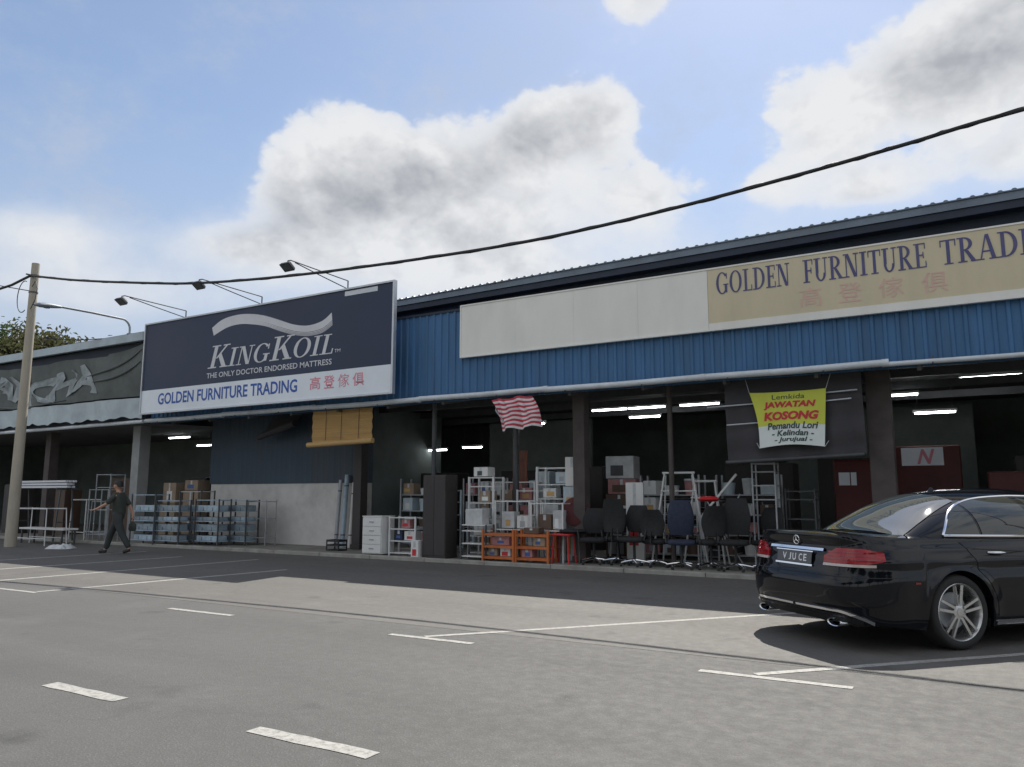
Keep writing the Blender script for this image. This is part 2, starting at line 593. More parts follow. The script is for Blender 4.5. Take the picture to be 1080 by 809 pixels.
def marking(p, q, w=.1):
    p, q = Vector((*p, -.0005)), Vector((*q, -.0005))
    d = (q - p)
    n = max(2, int(d.length / .12))
    s = Vector((-d.y, d.x, 0)).normalized() * w / 2
    l, r = [], []
    for i in range(n + 1):
        c = p + d * i / n
        l.append(c - s * (1 + RND.uniform(-.13, .11)))
        r.append(c + s * (1 + RND.uniform(-.13, .11)))
    b = MB()
    b.grid([l, r])
    tag(b.build('road_marking', M['paint']), kind='structure')


for x0, x1 in ((-16.2, -15.1), (-12.8, -11.7), (-8.68, -7.53), (-5.17, -4.17), (-1.98, -.84), (1.3, 2.4)):
    marking((x0, 6.33), (x1, 6.34), .085)
for x0, x1 in ((-14.9, -14.), (-12.65, -11.75), (-10.4, -9.5), (-8.22, -7.3), (-6.03, -5.15), (-3.83, -2.89), (-1.62, -.7), (.6, 1.5)):
    marking((x0, 3.42), (x1, 3.42), .12)
marking((-11.79, 6.4), (-11.18, 10.62), .12)
marking((-13.9, 6.4), (-13.46, 11.94), .12)
marking((-16.1, 6.4), (-15.55, 11.6), .12)
marking((-18.3, 6.4), (-17.75, 12.2), .12)
marking((-4.78, 6.4), (-1.85, 9.95), .085)
marking((-1.56, 6.42), (1.6, 9.8), .085)

# ------------------------------------------------------------------ the furniture shop building
XL, XR = -20.15, 6.0
shop = thing('furniture_shop', 'long low furniture shop clad in blue corrugated sheet with open dark front', 'shop building', (0, 0, 0))


def corrugated(mb, x0, x1, fy, z0, z1, pitch=.19, dep=.028, mi=0):
    """vertical ribbed sheet; fy = y of flat"""
    xs = []
    x = x0
    while x < x1 - 1e-6:
        for u, d in ((0, 0), (.56, 0), (.66, 1), (.9, 1)):
            xx = x + u * pitch
            if xx < x1:
                xs.append((xx, fy - d * dep))
        x += pitch
    xs.append((x1, fy))
    rows = []
    for k in range(2):
        rows.append([(x, y, z0 if k == 0 else z1) for x, y in xs])
    mb.grid(rows, mi)


b = MB()
corrugated(b, XL, XR, 13.72, 3.42, 5.42)
b.box(XL, 13.725, 3.42, XR, 13.78, 5.42)
b.build('front_cladding', M['clad'], shop)
b = MB()
b.bar((XL, 13.74, 5.44), (XR, 13.74, 5.44), .12, .05)
b.build('cladding_cap', M['dark_steel'], shop)
# recessed dark wall under the eave
b = MB()
b.box(XL, 15.12, 5.2, XR, 15.2, 6.3)
b.box(XL, 13.79, 5.3, XR, 15.12, 5.34)
b.build('recess_wall', M['dark_steel'], shop)


def eave_z(x):
    return 6.28 + (x + 10.7) * .0140


# main roof: ribbed sheets sloping up to the back, with a fascia at the eave
b = MB()
xs = []
x = XL
while x < XR:
    for u, d in ((0, 0), (.55, 0), (.68, 1), (.87, 1)):
        xs.append((x + u * .2, d * .024))
    x += .2
b.grid([[(x, 14.80, eave_z(x) + d) for x, d in xs], [(x, 27, eave_z(x) + 1.5 + d) for x, d in xs]])
b.grid([[(x, 14.80, eave_z(x) - .02) for x, d in xs], [(x, 14.80, eave_z(x) + d) for x, d in xs]])
b.build('roof', M['roof'], shop)
b = MB()
b.grid([[(XL, 14.83, eave_z(XL) - .16), (XR, 14.83, eave_z(XR) - .16)], [(XL, 14.83, eave_z(XL) - .005), (XR, 14.83, eave_z(XR) - .005)]])
b.grid([[(XL, 14.86, eave_z(XL) - .30), (XR, 14.86, eave_z(XR) - .30)], [(XL, 14.86, eave_z(XL) - .165), (XR, 14.86, eave_z(XR) - .165)]], 1)
b.grid([[(XL, 14.86, eave_z(XL) - .30), (XR, 14.86, eave_z(XR) - .30)], [(XL, 15.14, eave_z(XL) - .30), (XR, 15.14, eave_z(XR) - .30)]], 1, True)
b.build('fascia', [M['roof'], M['dark_steel']], shop)
# gutter: half-round pipe along the awning edge, in joined lengths
GZ = 3.49
b = MB()
segs = [(-20.15, -16.9), (-16.88, -13.6), (-13.58, -10.4), (-10.38, -7.2), (-7.18, -4.0), (-3.98, -1.02), (-1.0, 2.4), (2.42, 6.)]
for i, (a, c) in enumerate(segs):
    dz = (-.012, .006, -.006, .01, 0, .004, -.02, 0)[i]
    r = .058 if i < 6 else .04
    b.tube([(a, 13.56, GZ + dz), ((a + c) / 2, 13.56, GZ + dz - .012), (c, 13.56, GZ + dz + .003)], r, 10)
    b.tube([(c - .05, 13.56, GZ + dz), (c + .05, 13.56, GZ + dz)], r + .008, 10)
b.build('gutter', M['gutter'], shop, smooth=40)
x = XL + .6
while x < XR:
    b = MB()
    b.bar((x, 13.64, 3.56), (x, 13.5, 3.42), .025, .012)
    b.build('gutter_bracket', M['dark_metal'], shop)
    x += 1.6
b = MB()
b.grid([[(XL, 13.62, 3.44), (XR, 13.62, 3.44)], [(XL, 15.3, 3.75), (XR, 15.3, 3.75)]], flip=True)
b.grid([[(XL, 15.3, 3.75), (XR, 15.3, 3.75)], [(XL, 26, 4.1), (XR, 26, 4.1)]], flip=True)
for x in [XL + 1 + 1.55 * k for k in range(17)]:
    b.bar((x, 13.7, 3.40), (x, 15.28, 3.69), .06, .09)
b.build('ceiling', M['soffit'], shop)
b = MB()
for y in (15.8, 17.6, 19.6):
    b.bar((XL, y, 3.62), (XR, y, 3.62), .09, .16)
b.build('ceiling_beam', M['dark_metal'], shop)
b = MB()
b.box(XL, 25.6, 0, XR, 25.8, 7.5)
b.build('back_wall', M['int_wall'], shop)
for x in (XL - .05, XR - .1):
    b = MB()
    b.box(x, 14.9 if x > 0 else 20.9, 0, x + .15, 25.6, 5.6)
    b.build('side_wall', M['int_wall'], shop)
b = MB()
b.box(XL, 15.5, .058, XR, 25.6, .075)
b.build('shop_floor', M['int_floor'], shop)


def column(x, y, w, m, z1=3.5, z0=.055, d=None):
    b = MB()
    d = d or w
    b.box(x - w / 2, y - d / 2, z0, x + w / 2, y + d / 2, z1)
    b.box(x - w / 2 - .03, y - d / 2 - .03, z0, x + w / 2 + .03, y + d / 2 + .03, z0 + .12)
    return b.build('column', m, shop, bevel=.012)


column(-6.81, 14.35, .26, M['col_dark'])
column(-1.23, 14.5, .38, M['col_dark'])
column(4.3, 14.5, .38, M['col_dark'])
column(-13.22, 14.9, .26, M['dark_brown'])
for x, r, m in ((-10.5, .055, 'dark_metal'), (-4.89, .05, 'col_dark'), (-8.62, .07, 'dark_metal')):
    b = MB()
    b.tube([(x, 14.3 if x != -8.62 else 14.8, .055), (x, 14.3 if x != -8.62 else 14.8, 3.5)], r, 12)
    b.lathe([(.0, .075), (r + .06, .075), (r + .06, .057)], 14, Matrix.Translation((x, 14.3 if x != -8.62 else 14.8, 0)))
    b.build('post', M[m], shop, smooth=40)
# half-height plaster wall with blue sheeting above it
b = MB()
b.box(-19.45, 15.35, .055, -13.4, 15.55, 1.70)
b.build('plaster_wall', M['grey_wall'], shop)
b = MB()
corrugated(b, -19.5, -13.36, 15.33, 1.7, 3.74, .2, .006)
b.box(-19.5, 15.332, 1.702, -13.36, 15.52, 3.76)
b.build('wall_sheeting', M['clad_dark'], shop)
for x in (-13.5, -19.34):
    b = MB()
    b.box(x - .1, 15.56, .06, x + .1, 18.6, 3.7)
    b.build('partition_wall', M['int_wall'], shop)
# inner partitions that break up the depth
for x0, x1, y in ((-12.9, -9.4, 20.5), (-4.2, 0.2, 21.8)):
    b = MB()
    b.box(x0, y, .07, x1, y + .12, 3.6)
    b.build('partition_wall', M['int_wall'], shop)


# ------------------------------------------------------------------ neighbouring shop at the left
nb = thing('neighbour_shop', 'adjoining shop with pale blue roof edge and open dark front behind the pole', 'shop building')
NL, NR = -38., XL - .02
b = MB()
b.box(NL, 13.3, 5.80, NR, 13.42, 6.04)
b.grid([[(NL, 13.3, 6.045), (NR, 13.3, 6.045)], [(NL, 27, 7.6), (NR, 27, 7.6)]])
b.build('roof', M['roof_pale'], nb, bevel=.01)
b = MB()
b.box(NL, 13.55, 3.42, NR, 13.72, 5.80)
b.build('front_cladding', M['dark_steel'], nb)
b = MB()
b.tube([(NL, 13.5, 3.44), (-28, 13.5, 3.44), (NR, 13.5, 3.46)], .055, 10)
b.build('gutter', M['gutter'], nb, smooth=40)
b = MB()
b.grid([[(NL, 13.62, 3.43), (NR, 13.62, 3.43)], [(NL, 26, 3.8), (NR, 26, 3.8)]], flip=True)
b.build('ceiling', M['soffit'], nb)
b = MB()
b.box(NL, 21, 0, NR, 21.2, 6)
b.build('back_wall', M['int_wall'], nb)
b = MB()
b.box(NL, 14, 0, NL + .15, 21, 6.5)
b.build('side_wall', M['int_wall'], nb)
for x, w in ((-21.62, .36), (-26.4, .3), (-31.5, .3)):
    b = MB()
    b.box(x - w / 2, 14.28, .055, x + w / 2, 14.28 + w, 3.5)
    b.build('column', M['col_grey'] if x > -22 else M['col_dark'], nb, bevel=.012)

# torn canvas banner over the neighbour's front
ban = thing('canvas_banner', 'sagging dark olive canvas banner with big pale letters on the left shop', 'banner', (0, 0, 0))


def banner_y(x, z):
    return 13.40 - .05 * math.sin(x * 1.9 + z * 1.3) - .04 * math.sin(x * .7 - z * 3.1) - .035 * math.sin(x * 5.3 + 1.2 * z) * max(0, min(1, (-21.5 - x) / 2))


def banner_top(x):
    t = (x + 20.2) / -9.
    return 5.72 - .10 * abs(math.sin(t * 7)) - (.12 if t > .2 else .25 * t)


b = MB()
nx = 130
rows = []
for k in range(15):
    rows.append([(x, banner_y(x, 4.2 + (banner_top(x) - 4.2) * k / 14), 4.2 + (banner_top(x) - 4.2) * k / 14) for x in [-29.4 + 9.22 * i / nx for i in range(nx + 1)]])
b.grid(rows)
b.build('canvas', M['canvas'], ban, smooth=60)
b = MB()
rows = []
for k in range(4):
    rows.append([(x, banner_y(x, 4.2) - .03 + .012 * math.sin(x * 9 + k), 3.58 + .57 * k / 3 + (.03 * math.sin(x * 4.1) + .02 * math.sin(x * 11) if k == 0 else 0)) for x in [-29.4 + 9.2 * i / nx for i in range(nx + 1)]])
b.grid(rows)
b.build('lower_strip', M['canvas_pale'], ban, smooth=60)
b = MB()
for body, x0, x1, z0, z1 in (('RANCHA', -29.3, -22.3, 4.34, 5.22),):
    vs, fs = text_geo(body, .05)
    # fine triangles laid onto the folds of the cloth
    bm = bmesh.new()
    pv = [bm.verts.new((x, 0, z)) for x, y, z in fit(vs, x0, x1, z0, z1, 0)]
    for f in fs:
        try:
            bm.faces.new([pv[i] for i in f])
        except ValueError:
            pass
    bmesh.ops.subdivide_edges(bm, edges=bm.edges[:], cuts=2, use_grid_fill=True)
    bmesh.ops.triangulate(bm, faces=bm.faces[:])
    bm.verts.index_update()
    out = []
    for v in bm.verts:
        sh = .22 * math.sin(v.co.x * 1.3) + .10 * math.sin(v.co.x * 3.1 + v.co.z * 4)
        z = v.co.z + sh * .6
        out.append((v.co.x + .16 * math.sin(v.co.z * 6 + v.co.x * 1.7) + .08 * math.sin(v.co.z * 13), banner_y(v.co.x, z) - .03, z))
    b.add(out, [tuple(v.index for v in f.verts) for f in bm.faces])
    bm.free()
b.build('lettering', M['canvas_letter'], ban)
b = MB()
for p, q in (((-20.3, 5.55), (-22.9, 4.95)), ((-20.3, 5.2), (-22.5, 4.75)), ((-24, 4.3), (-28.8, 4.36))):
    n = 12
    pts = []
    for i in range(n + 1):
        t = i / n
        x, z = p[0] + (q[0] - p[0]) * t, p[1] + (q[1] - p[1]) * t - .14 * math.sin(PI * t)
        pts.append((x, banner_y(x, z) - .02, z))
    b.tube(pts, [.012 + .03 * math.sin(PI * i / n) for i in range(n + 1)], 8)
b.build('fold', M['canvas'], ban, smooth=60)


# ------------------------------------------------------------------ billboard
bill = thing('billboard', 'large navy mattress billboard with white lower strip above the gutter', 'billboard', (0, 0, 0))
BX0, BX1, BZ0, BZS, BZ1, BY = -19.87, -10.89, 3.65, 4.28, 6.165, 13.2
b = MB()
b.box(BX0, BY, BZS, BX1, BY + .05, BZ1)
b.build('panel', M['bill_navy'], bill)
b = MB()
b.box(BX0, BY, BZ0, BX1, BY + .05, BZS - .003)
b.build('lower_strip', M['bill_white'], bill)
b = MB()
for (x0, z0, x1, z1) in ((BX0 - .04, BZ0 - .04, BX0, BZ1 + .04), (BX1, BZ0 - .04, BX1 + .05, BZ1 + .04)):
    b.box(x0, BY - .03, z0, x1, BY + .07, z1)
b.box(BX0, BY - .03, BZ1, BX1, BY + .07, BZ1 + .04)
b.box(BX0, BY - .03, BZ0 - .04, BX1, BY + .07, BZ0)
b.build('frame', M['frame_alu'], bill)
for x in (-18.5, -16, -13.6, -11.6):
  for p, q in (((x, BY + .07, 3.62), (x, 13.7, 3.7)), ((x, BY + .07, 5.3), (x, 13.7, 5.3))):
    b = MB()
    b.bar(p, q, .06)
    b.build('brace', M['dark_metal'], bill)
b = MB()
roman(b, 'KINGKOIL', -17.12, -12.66, 4.68, 5.28, BY - .004, .2, (.80, (0, 4)))
words(b, 'TM', -12.62, -12.44, 4.70, 4.78, BY - .004, .01)
o = b.build('lettering', M['letter_silver'], bill)
o['label'] = 'silver slanted serif letters KINGKOIL'
b = MB()
words(b, 'THE ONLY DOCTOR ENDORSED MATTRESS', -17.14, -12.7, 4.425, 4.565, BY - .004, .012)
o = b.build('lettering', M['letter_silver'], bill)
o['label'] = 'small silver line THE ONLY DOCTOR ENDORSED MATTRESS'
b = MB()
words(b, 'GOLDEN FURNITURE TRADING', -19.13, -13.80, 3.845, 4.165, BY - .004, .02)
o = b.build('lettering', M['letter_blue'], bill)
o['label'] = 'blue letters GOLDEN FURNITURE TRADING'
b = MB()
for i, c in enumerate('高登傢俱'):
    words(b, c, -13.38 + .45 * i, -13.38 + .45 * i + .34, 3.86, 4.17, BY - .004, 0 if i == 2 else .010)
o = b.build('lettering', M['letter_red'], bill)
o['label'] = 'red Chinese characters'
top = [(-17.03, 5.78), (-16.63, 5.96), (-16.08, 6.02), (-15.54, 5.98), (-15.02, 5.87), (-14.5, 5.70), (-14., 5.53), (-13.51, 5.45), (-13.05, 5.51), (-12.75, 5.68)]
bot = [(-16.95, 5.56), (-16.45, 5.72), (-15.99, 5.76), (-15.53, 5.71), (-15.0, 5.60), (-14.48, 5.42), (-13.98, 5.27), (-13.5, 5.19), (-13.03, 5.22), (-12.71, 5.37)]


def cr(pts, t):
    n = len(pts) - 1
    i = min(int(t * n), n - 1)
    u = t * n - i
    P = [pts[max(0, min(n, i + k))] for k in (-1, 0, 1, 2)]
    return tuple(.5 * (2 * P[1][d] + (P[2][d] - P[0][d]) * u + (2 * P[0][d] - 5 * P[1][d] + 4 * P[2][d] - P[3][d]) * u * u + (3 * P[1][d] - P[0][d] - 3 * P[2][d] + P[3][d]) * u ** 3) for d in range(len(pts[0])))


b = MB()
N = 60
bands = [(0, .62), (.66, .74), (.78, .85), (.89, .94), (.97, 1.)]
for k, (a, c) in enumerate(bands):
    r0, r1 = [], []
    for i in range(N + 1):
        t = i / N
        tp, bt = cr(top, t), cr(bot, t)
        # bands merge into one ribbon at the left
        s = max(0., min(1., (t - .38) / .25))
        aa = a if k == 0 else a * s + (bands[k - 1][1] if s < 1 else 0) * 0 + (1 - s) * (bands[k - 1][1])
        cc = c * s + (1 - s) * (bands[k + 1][0] if k < 4 else 1.)
        if s < 1 and k > 0:
            aa = a * s + (1 - s) * a
        r0.append((tp[0] + (bt[0] - tp[0]) * aa, BY - .004 - .0003 * k, tp[1] + (bt[1] - tp[1]) * aa))
        r1.append((tp[0] + (bt[0] - tp[0]) * cc, BY - .004 - .0003 * k, tp[1] + (bt[1] - tp[1]) * cc))
    b.grid([r1, r0])
b.build('swoosh_ribbon', M['letter_silver'], bill)
b = MB()
b.box(-12.35, BY - .006, 6.02, -11.35, BY, 6.13)
b.build('maker_plate', M['frame_alu'], bill)

# ------------------------------------------------------------------ white and cream sign board
sg = thing('shop_signboard', 'long white and cream signboard lettered GOLDEN FURNITURE TRADING on blue cladding', 'signboard')
for k in range(4):
    b = MB()
    b.box(-9.30 + 1.359 * k, 13.6, 4.36, -9.30 + 1.359 * (k + 1) - .0025, 13.69, 5.47)
    b.build('white_panel', M['sign_white'], sg)
b = MB()
b.box(-3.86, 13.597, 4.47, 3.4, 13.69, 5.47)
b.build('cream_panel', M['sign_cream'], sg)
b = MB()
b.box(-3.86, 13.59, 4.36, 3.4, 13.69, 4.468)
b.box(-9.33, 13.585, 4.33, 3.43, 13.66, 4.358)
b.box(-9.33, 13.585, 5.472, 3.43, 13.66, 5.50)
b.box(-9.33, 13.585, 4.36, -9.302, 13.66, 5.47)
b.build('trim', M['sign_white'], sg)
for body, x0, x1 in (('GOLDEN', -3.70, -2.42), ('FURNITURE', -2.20, -.33), ('TRADING', -.13, 1.62)):
    b = MB()
    roman(b, body, x0, x1, 4.985, 5.395, 13.592)
    b.build('lettering', M['letter_violet'], sg)['label'] = 'violet serif word ' + body
b = MB()
for i, c in enumerate('高登傢俱'):
    words(b, c, -2.28 + .62 * i, -2.28 + .62 * i + .36, 4.57, 4.90, 13.592, 0)
o = b.build('lettering', M['letter_pink'], sg)
o['label'] = 'faded pink Chinese characters'


# ------------------------------------------------------------------ lamps on the billboard and roof
def flood(loc, label, rz=0.):
    t = thing('sign_floodlight', label, 'floodlight', loc, rz, 'floodlights over the navy billboard')
    b = MB()
    b.tube([(0, .06, -.12), (0, .06, .22)], .016, 8)
    b.tube([(0, .06, .22), (0, -1.75, .24)], .014, 8)
    b.tube([(0, .06, .02), (0, -.9, .13), (0, -1.62, .22)], .012, 8)
    b.tube([(0, -1.75, .24), (0, -1.83, .21), (0, -1.84, .12)], .014, 8)
    b.build('arm', M['dark_metal'], t, smooth=40)
    Mx = Matrix.Translation((0, -1.82, .1)) @ Euler((rad(-35), 0, 0)).to_matrix().to_4x4()
    b = MB()
    vs = []
    for z, w, d in ((-.06, .15, .11), (.0, .14, .10), (.06, .08, .06)):
        vs.append([Mx @ Vector(p) for p in ((-w, -d, z), (w, -d, z), (w, d, z), (-w, d, z))])
    b.grid(vs, closed=True)
    b.add(vs[2], [(0, 1, 2, 3)])
    b.add(vs[0], [(3, 2, 1, 0)])
    hd = b.build('lamp_head', M['lamp_dark'], t, bevel=.012)
    b = MB()
    b.box(-.13, -.09, -.066, .13, .09, -.062, 0, Mx)
    b.build('lens', M['lamp_glass'], hd)
    return t


flood((-18.32, 13.26, 6.21), 'sign floodlight over the left end of the billboard, near the street lamp')
flood((-15.31, 13.26, 6.21), 'sign floodlight in the middle of the three above the billboard')
flood((-12.38, 13.26, 6.21), 'sign floodlight over the right end of the billboard, highest in view')

t = thing('street_lamp', 'grey cobra-head street lamp on a curved arm rising from the left roof edge', 'street lamp', (-20.9, 13.36, 6.04))
b = MB()
pts = [(0, 0, 0), (0, 0, .15)] + [(0, -.25 + .25 * math.cos(rad(a)), .15 + .27 * math.sin(rad(a))) for a in range(15, 91, 15)] + [(0, -1.2, .42), (0, -2.1, .40)]
b.tube(pts, .032, 10)
b.lathe([(0, .03), (.08, .03), (.08, 0)], 12)
b.build('arm', M['lamp_grey'], t, smooth=40)
b = MB()
rows = []
for u, w, h in ((0, .04, .04), (.12, .07, .06), (.3, .12, .08), (.52, .13, .08), (.66, .09, .05), (.72, .02, .02)):
    y, z = -2.02 - u, .39 - .10 * u
    rows.append([(w * math.cos(2 * PI * k / 12), y, z + h * math.sin(2 * PI * k / 12) * (1. if math.sin(2 * PI * k / 12) > 0 else .7)) for k in range(12)])
b.grid(rows, closed=True)
hd = b.build('lamp_head', M['lamp_grey'], t, smooth=50)
b = MB()
b.lathe([(0, -.02), (.075, -.01), (.09, .02)], 14, Matrix.Translation((0, -2.40, .30)))
b.build('lens', M['lamp_glass'], hd, smooth=50)

t = thing('service_wire', 'thin sagging service wire over the left roof edge', 'wire')
b = MB()
b.tube([(-23.6, 12.4, 6.05), (-22.8, 12.9, 5.99), (-22.2, 13.3, 6.04), (-21.7, 13.5, 6.05)], .014, 6)
b.build('wire', M['cable'], t, smooth=60)

# ------------------------------------------------------------------ utility poles and cable
def pole(loc, label, top_z):
    t = thing('utility_pole', label, 'utility pole', loc, 0, 'concrete poles along the kerb')
    b = MB()
    b.tube([(0, 0, -.1), (0, 0, top_z * .5), (0, 0, top_z)], [.150, .125, .105], 20)
    b.build('shaft', M['pole'], t, smooth=40)
    b = MB()
    for z in (top_z - .36, top_z - .85):
        b.lathe([(.108, -.02), (.120, -.02), (.120, .02), (.108, .02)], 20, Matrix.Translation((0, 0, z)))
    b.bar((0, -.12, top_z - .36), (0, -.24, top_z - .36), .035)
    b.bar((-.12, 0, top_z - .36), (-.19, 0, top_z - .28), .03)
    b.bar((-.19, 0, top_z - .36), (-.19, 0, top_z - .02), .022)
    b.build('clamp', M['dark_metal'], t)
    return t


pA = pole((-22.5, 11.4, 0), 'tall bare concrete utility pole at the kerb, left of the walking person', 7.92)
b = MB()
b.tube([(.35 * math.cos(rad(a)) * .9 - .42, -.05, 7.0 + .46 * math.sin(rad(a))) for a in range(70, 300, 12)], .013, 6)
b.tube([(.15, -.12, 7.2), (.3, -.12, 7.35), (.42, -.12, 7.1), (.36, -.12, 6.8), (.16, -.12, 6.55)], .011, 6)
b.build('cable_loop', M['cable'], pA, smooth=60)
pole((12.6, 11.4, 0), 'concrete utility pole at the far right end of the overhead cable', 7.4)
t = thing('overhead_cable', 'thick black overhead cable sagging across the whole street front', 'cable')
ctl = [(-22.5, 11.28, 7.54), (-20.2, 11.3, 7.08), (-17.46, 11.35, 6.63), (-15.27, 11.38, 6.32), (-12.43, 11.4, 6.07), (-9.3, 11.4, 5.90), (-6.33, 11.4, 5.82), (-3.9, 11.4, 5.90), (-1.73, 11.4, 6.06), (-.36, 11.4, 6.19), (.96, 11.4, 6.33), (5., 11.4, 6.62), (12.6, 11.28, 7.05)]
b = MB()
N = 160
pts = [cr(ctl, i / N) for i in range(N + 1)]
b.tube(pts, .031, 8)
b.tube([(p[0], p[1] + .026 * math.sin(i * .8), p[2] + .026 * math.cos(i * .8)) for i, p in enumerate(pts)], .013, 6)
b.build('cable_run', M['cable'], t, smooth=60)
t = thing('feeder_cable', 'black cable dropping from the left concrete pole out of frame', 'cable')
b = MB()
b.tube([(-22.5, 11.28, 7.54), (-23.3, 11.2, 7.36), (-24.4, 11.1, 7.26), (-27, 11.1, 7.3), (-34, 11.1, 8.2)], .036, 8)
b.tube([(-22.5, 11.3, 7.1), (-23.3, 11.2, 7.28), (-24.5, 11.1, 7.55), (-27, 11.1, 8.1), (-34, 11.1, 9.6)], .014, 6)
b.build('cable_run', M['cable'], t, smooth=60)


# ------------------------------------------------------------------ hanging cloths at the shop front
t = thing('bamboo_blind', 'yellow bamboo roll blind half lowered from the gutter over the grey wall', 'blind', (0, 0, 0))
b = MB()
n = 44
for k in range(n):
    z = 3.44 - .80 * k / n
    b.tube([(-13.86, 13.82 + .012 * math.sin(k * .5), z), (-11.95, 13.82 + .012 * math.sin(k * .5 + 1), z + .02)], .0095, 5)
b.build('slats', M['bamboo'], t)
b = MB()
b.tube([(-13.98, 13.80, 2.60), (-11.9, 13.80, 2.65)], .065, 12)
b.build('roll', M['bamboo'], t, smooth=40)
b = MB()
for x in (-13.4, -12.9, -12.35):
    b.tube([(x, 13.805, 3.46), (x, 13.795, 2.7)], .006, 5)
b.build('cord', M['col_dark'], t)
t = thing('rolled_awning', 'grey rolled awning strapped slanting under the ceiling above the grey wall', 'awning')
b = MB()
b.tube([(-17.0, 14.9, 2.98), (-15.4, 14.7, 3.28)], .09, 12)
b.build('roll', M['tarp'], t, smooth=40)
b = MB()
b.grid([[(-16.9, 14.95, 3.02), (-15.45, 14.75, 3.3)], [(-16.7, 15.1, 3.5), (-15.35, 14.9, 3.52)]])
b.build('cloth', M['tarp'], t)

t = thing('shade_cloth', 'dark tarpaulin shade hanging behind the yellow job banner', 'shade cloth')
b = MB()
nx, nz = 40, 16
b.grid([[(-3.74 + 2.3 * i / nx + (.02 * (1 - k / nz)), 14.0 + .03 * math.sin(i * .55) * (1.2 - k / nz) + .02 * math.sin(k), 1.96 + (.1 * i / nx) * (1 - k / nz) + 1.54 * k / nz) for i in range(nx + 1)] for k in range(nz + 1)])
b.build('cloth', M['tarp'], t, smooth=60)
b = MB()
b.tube([(-3.75, 13.98, 1.97), (-1.45, 13.98, 2.06)], .035, 10)
b.build('bottom_bar', M['dark_metal'], t, smooth=40)
for z, x0, x1 in ((2.98, -4.05, -3.2), (2.64, -3.7, -3.1), (3.12, -2.0, -1.5), (2.98, -2.0, -1.6)):  # pale bars stand in for tube-light reflections on the dark cloth
    b = MB()
    b.tube([(x0, 13.93, z), (x1, 13.93, z + .02)], .012, 6)
    b.build('reflection_bar', M['gutter'], t)

t = thing('job_banner', 'yellow and white job vacancy banner with red lettering JAWATAN KOSONG', 'banner')


def jb(u, w, off=0.):
    """u 0..1 left-right, w 0..1 bottom-top"""
    xl, xr = -3.12 + (-.14) * w - .05 * math.sin(PI * w) * -1, -2.05 + .07 * w
    z = 2.20 + .99 * w + (.05 * math.sin(PI * u)) * (1 - w) * 1 - .02 * math.sin(PI * u) * w
    y = 13.86 - .03 * math.sin(PI * u) * (1 - w) + .015 * math.sin(u * 9)
    return Vector((xl + (xr - xl) * u, y - off, z))


ys = [i / 24 for i in range(25)]
b = MB()
b.grid([[jb(u, w) for u in ys] for w in [.0, .1, .2, .3, .38]], 1)
b.grid([[jb(u, w) for u in ys] for w in [.38, .5, .6, .7, .8, .9, 1.]], 0)
b.build('cloth', [M['ban_yellow'], M['ban_white']], t, smooth=60)
b = MB()


def jtext(body, u0, u1, w0, w1, off, shear, mi):
    vs, fs = text_geo(body, off, shear)
    v2 = fit(vs, u0, u1, w0, w1, 0)
    b.add([jb(x, z, .006) for x, y, z in v2], fs, mi)


jtext('Lemkida', .28, .72, .86, .95, .0, .15, 1)
jtext('JAWATAN', .13, .87, .67, .82, .05, .25, 0)
jtext('KOSONG', .10, .91, .47, .63, .05, .25, 0)
jtext('Pemandu Lori', .14, .90, .30, .43, .025, .2, 1)
jtext('- Kelindan -', .20, .84, .17, .28, .025, .2, 1)
jtext('- Jurujual -', .24, .82, .04, .15, .025, .2, 1)
b.build('lettering', [M['ban_red'], M['ban_ink']], t)
b = MB()
for u, w, dx in ((0, 1, -.25), (1, 1, .25), (0, 0, -.2), (1, 0, .2)):
    p = jb(u, w)
    b.tube([p, p + Vector((dx * .3, .06, .25 if w else .1))], .005, 5)
b.build('string', M['gutter'], t)

t = thing('striped_flag', 'red and white striped flag drooping from a short staff under the gutter', 'flag', (0, 0, 0))
b = MB()
b.tube([(-8.62, 14.0, 3.42), (-8.35, 13.5, 3.12), (-7.98, 13.2, 2.86)], .014, 8)
b.build('staff', M['grey_metal'], t, smooth=40)
b = MB()
nu, nw = 24, 28
for w in range(nw):
    row = []
    for ww in (w, w + 1):
        f = ww / nw
        row.append([(-8.27 + .93 * u / nu + .24 * f + .03 * math.sin(f * 3), 13.2 + .06 * math.sin(u * .55 + f * 2.2) + .03 * math.sin(u * 1.2), 3.30 - .62 * f + .05 * (u / nu) + .025 * math.sin(u * .5 + f * 5)) for u in range(nu + 1)])
    b.grid(row, (w // 2) % 2, True)
b.build('cloth', [M['flag_red'], M['flag_white']], t, smooth=60)


# ------------------------------------------------------------------ fluorescent lights
def tube_light(x, y, z, label, ln=1.2, rz=0.):
    t = thing('fluorescent_light', label, 'ceiling light', (x, y, z), rz, 'fluorescent tubes in the shop')
    b = MB()
    b.box(-ln / 2, -.04, .02, ln / 2, .04, .07)
    b.build('batten', M['white_metal'], t)
    for sx_ in (-.4, .4):
        b = MB()
        b.tube([(ln * sx_, 0, .07), (ln * sx_, 0, 3.7 - z)], .005, 5)
        b.build('cord', M['dark_metal'], t)
    b = MB()
    b.tube([(-ln / 2 + .03, 0, 0), (ln / 2 - .03, 0, 0)], .019, 8)
    b.build('tube', M['tube_light'], t)
    return t


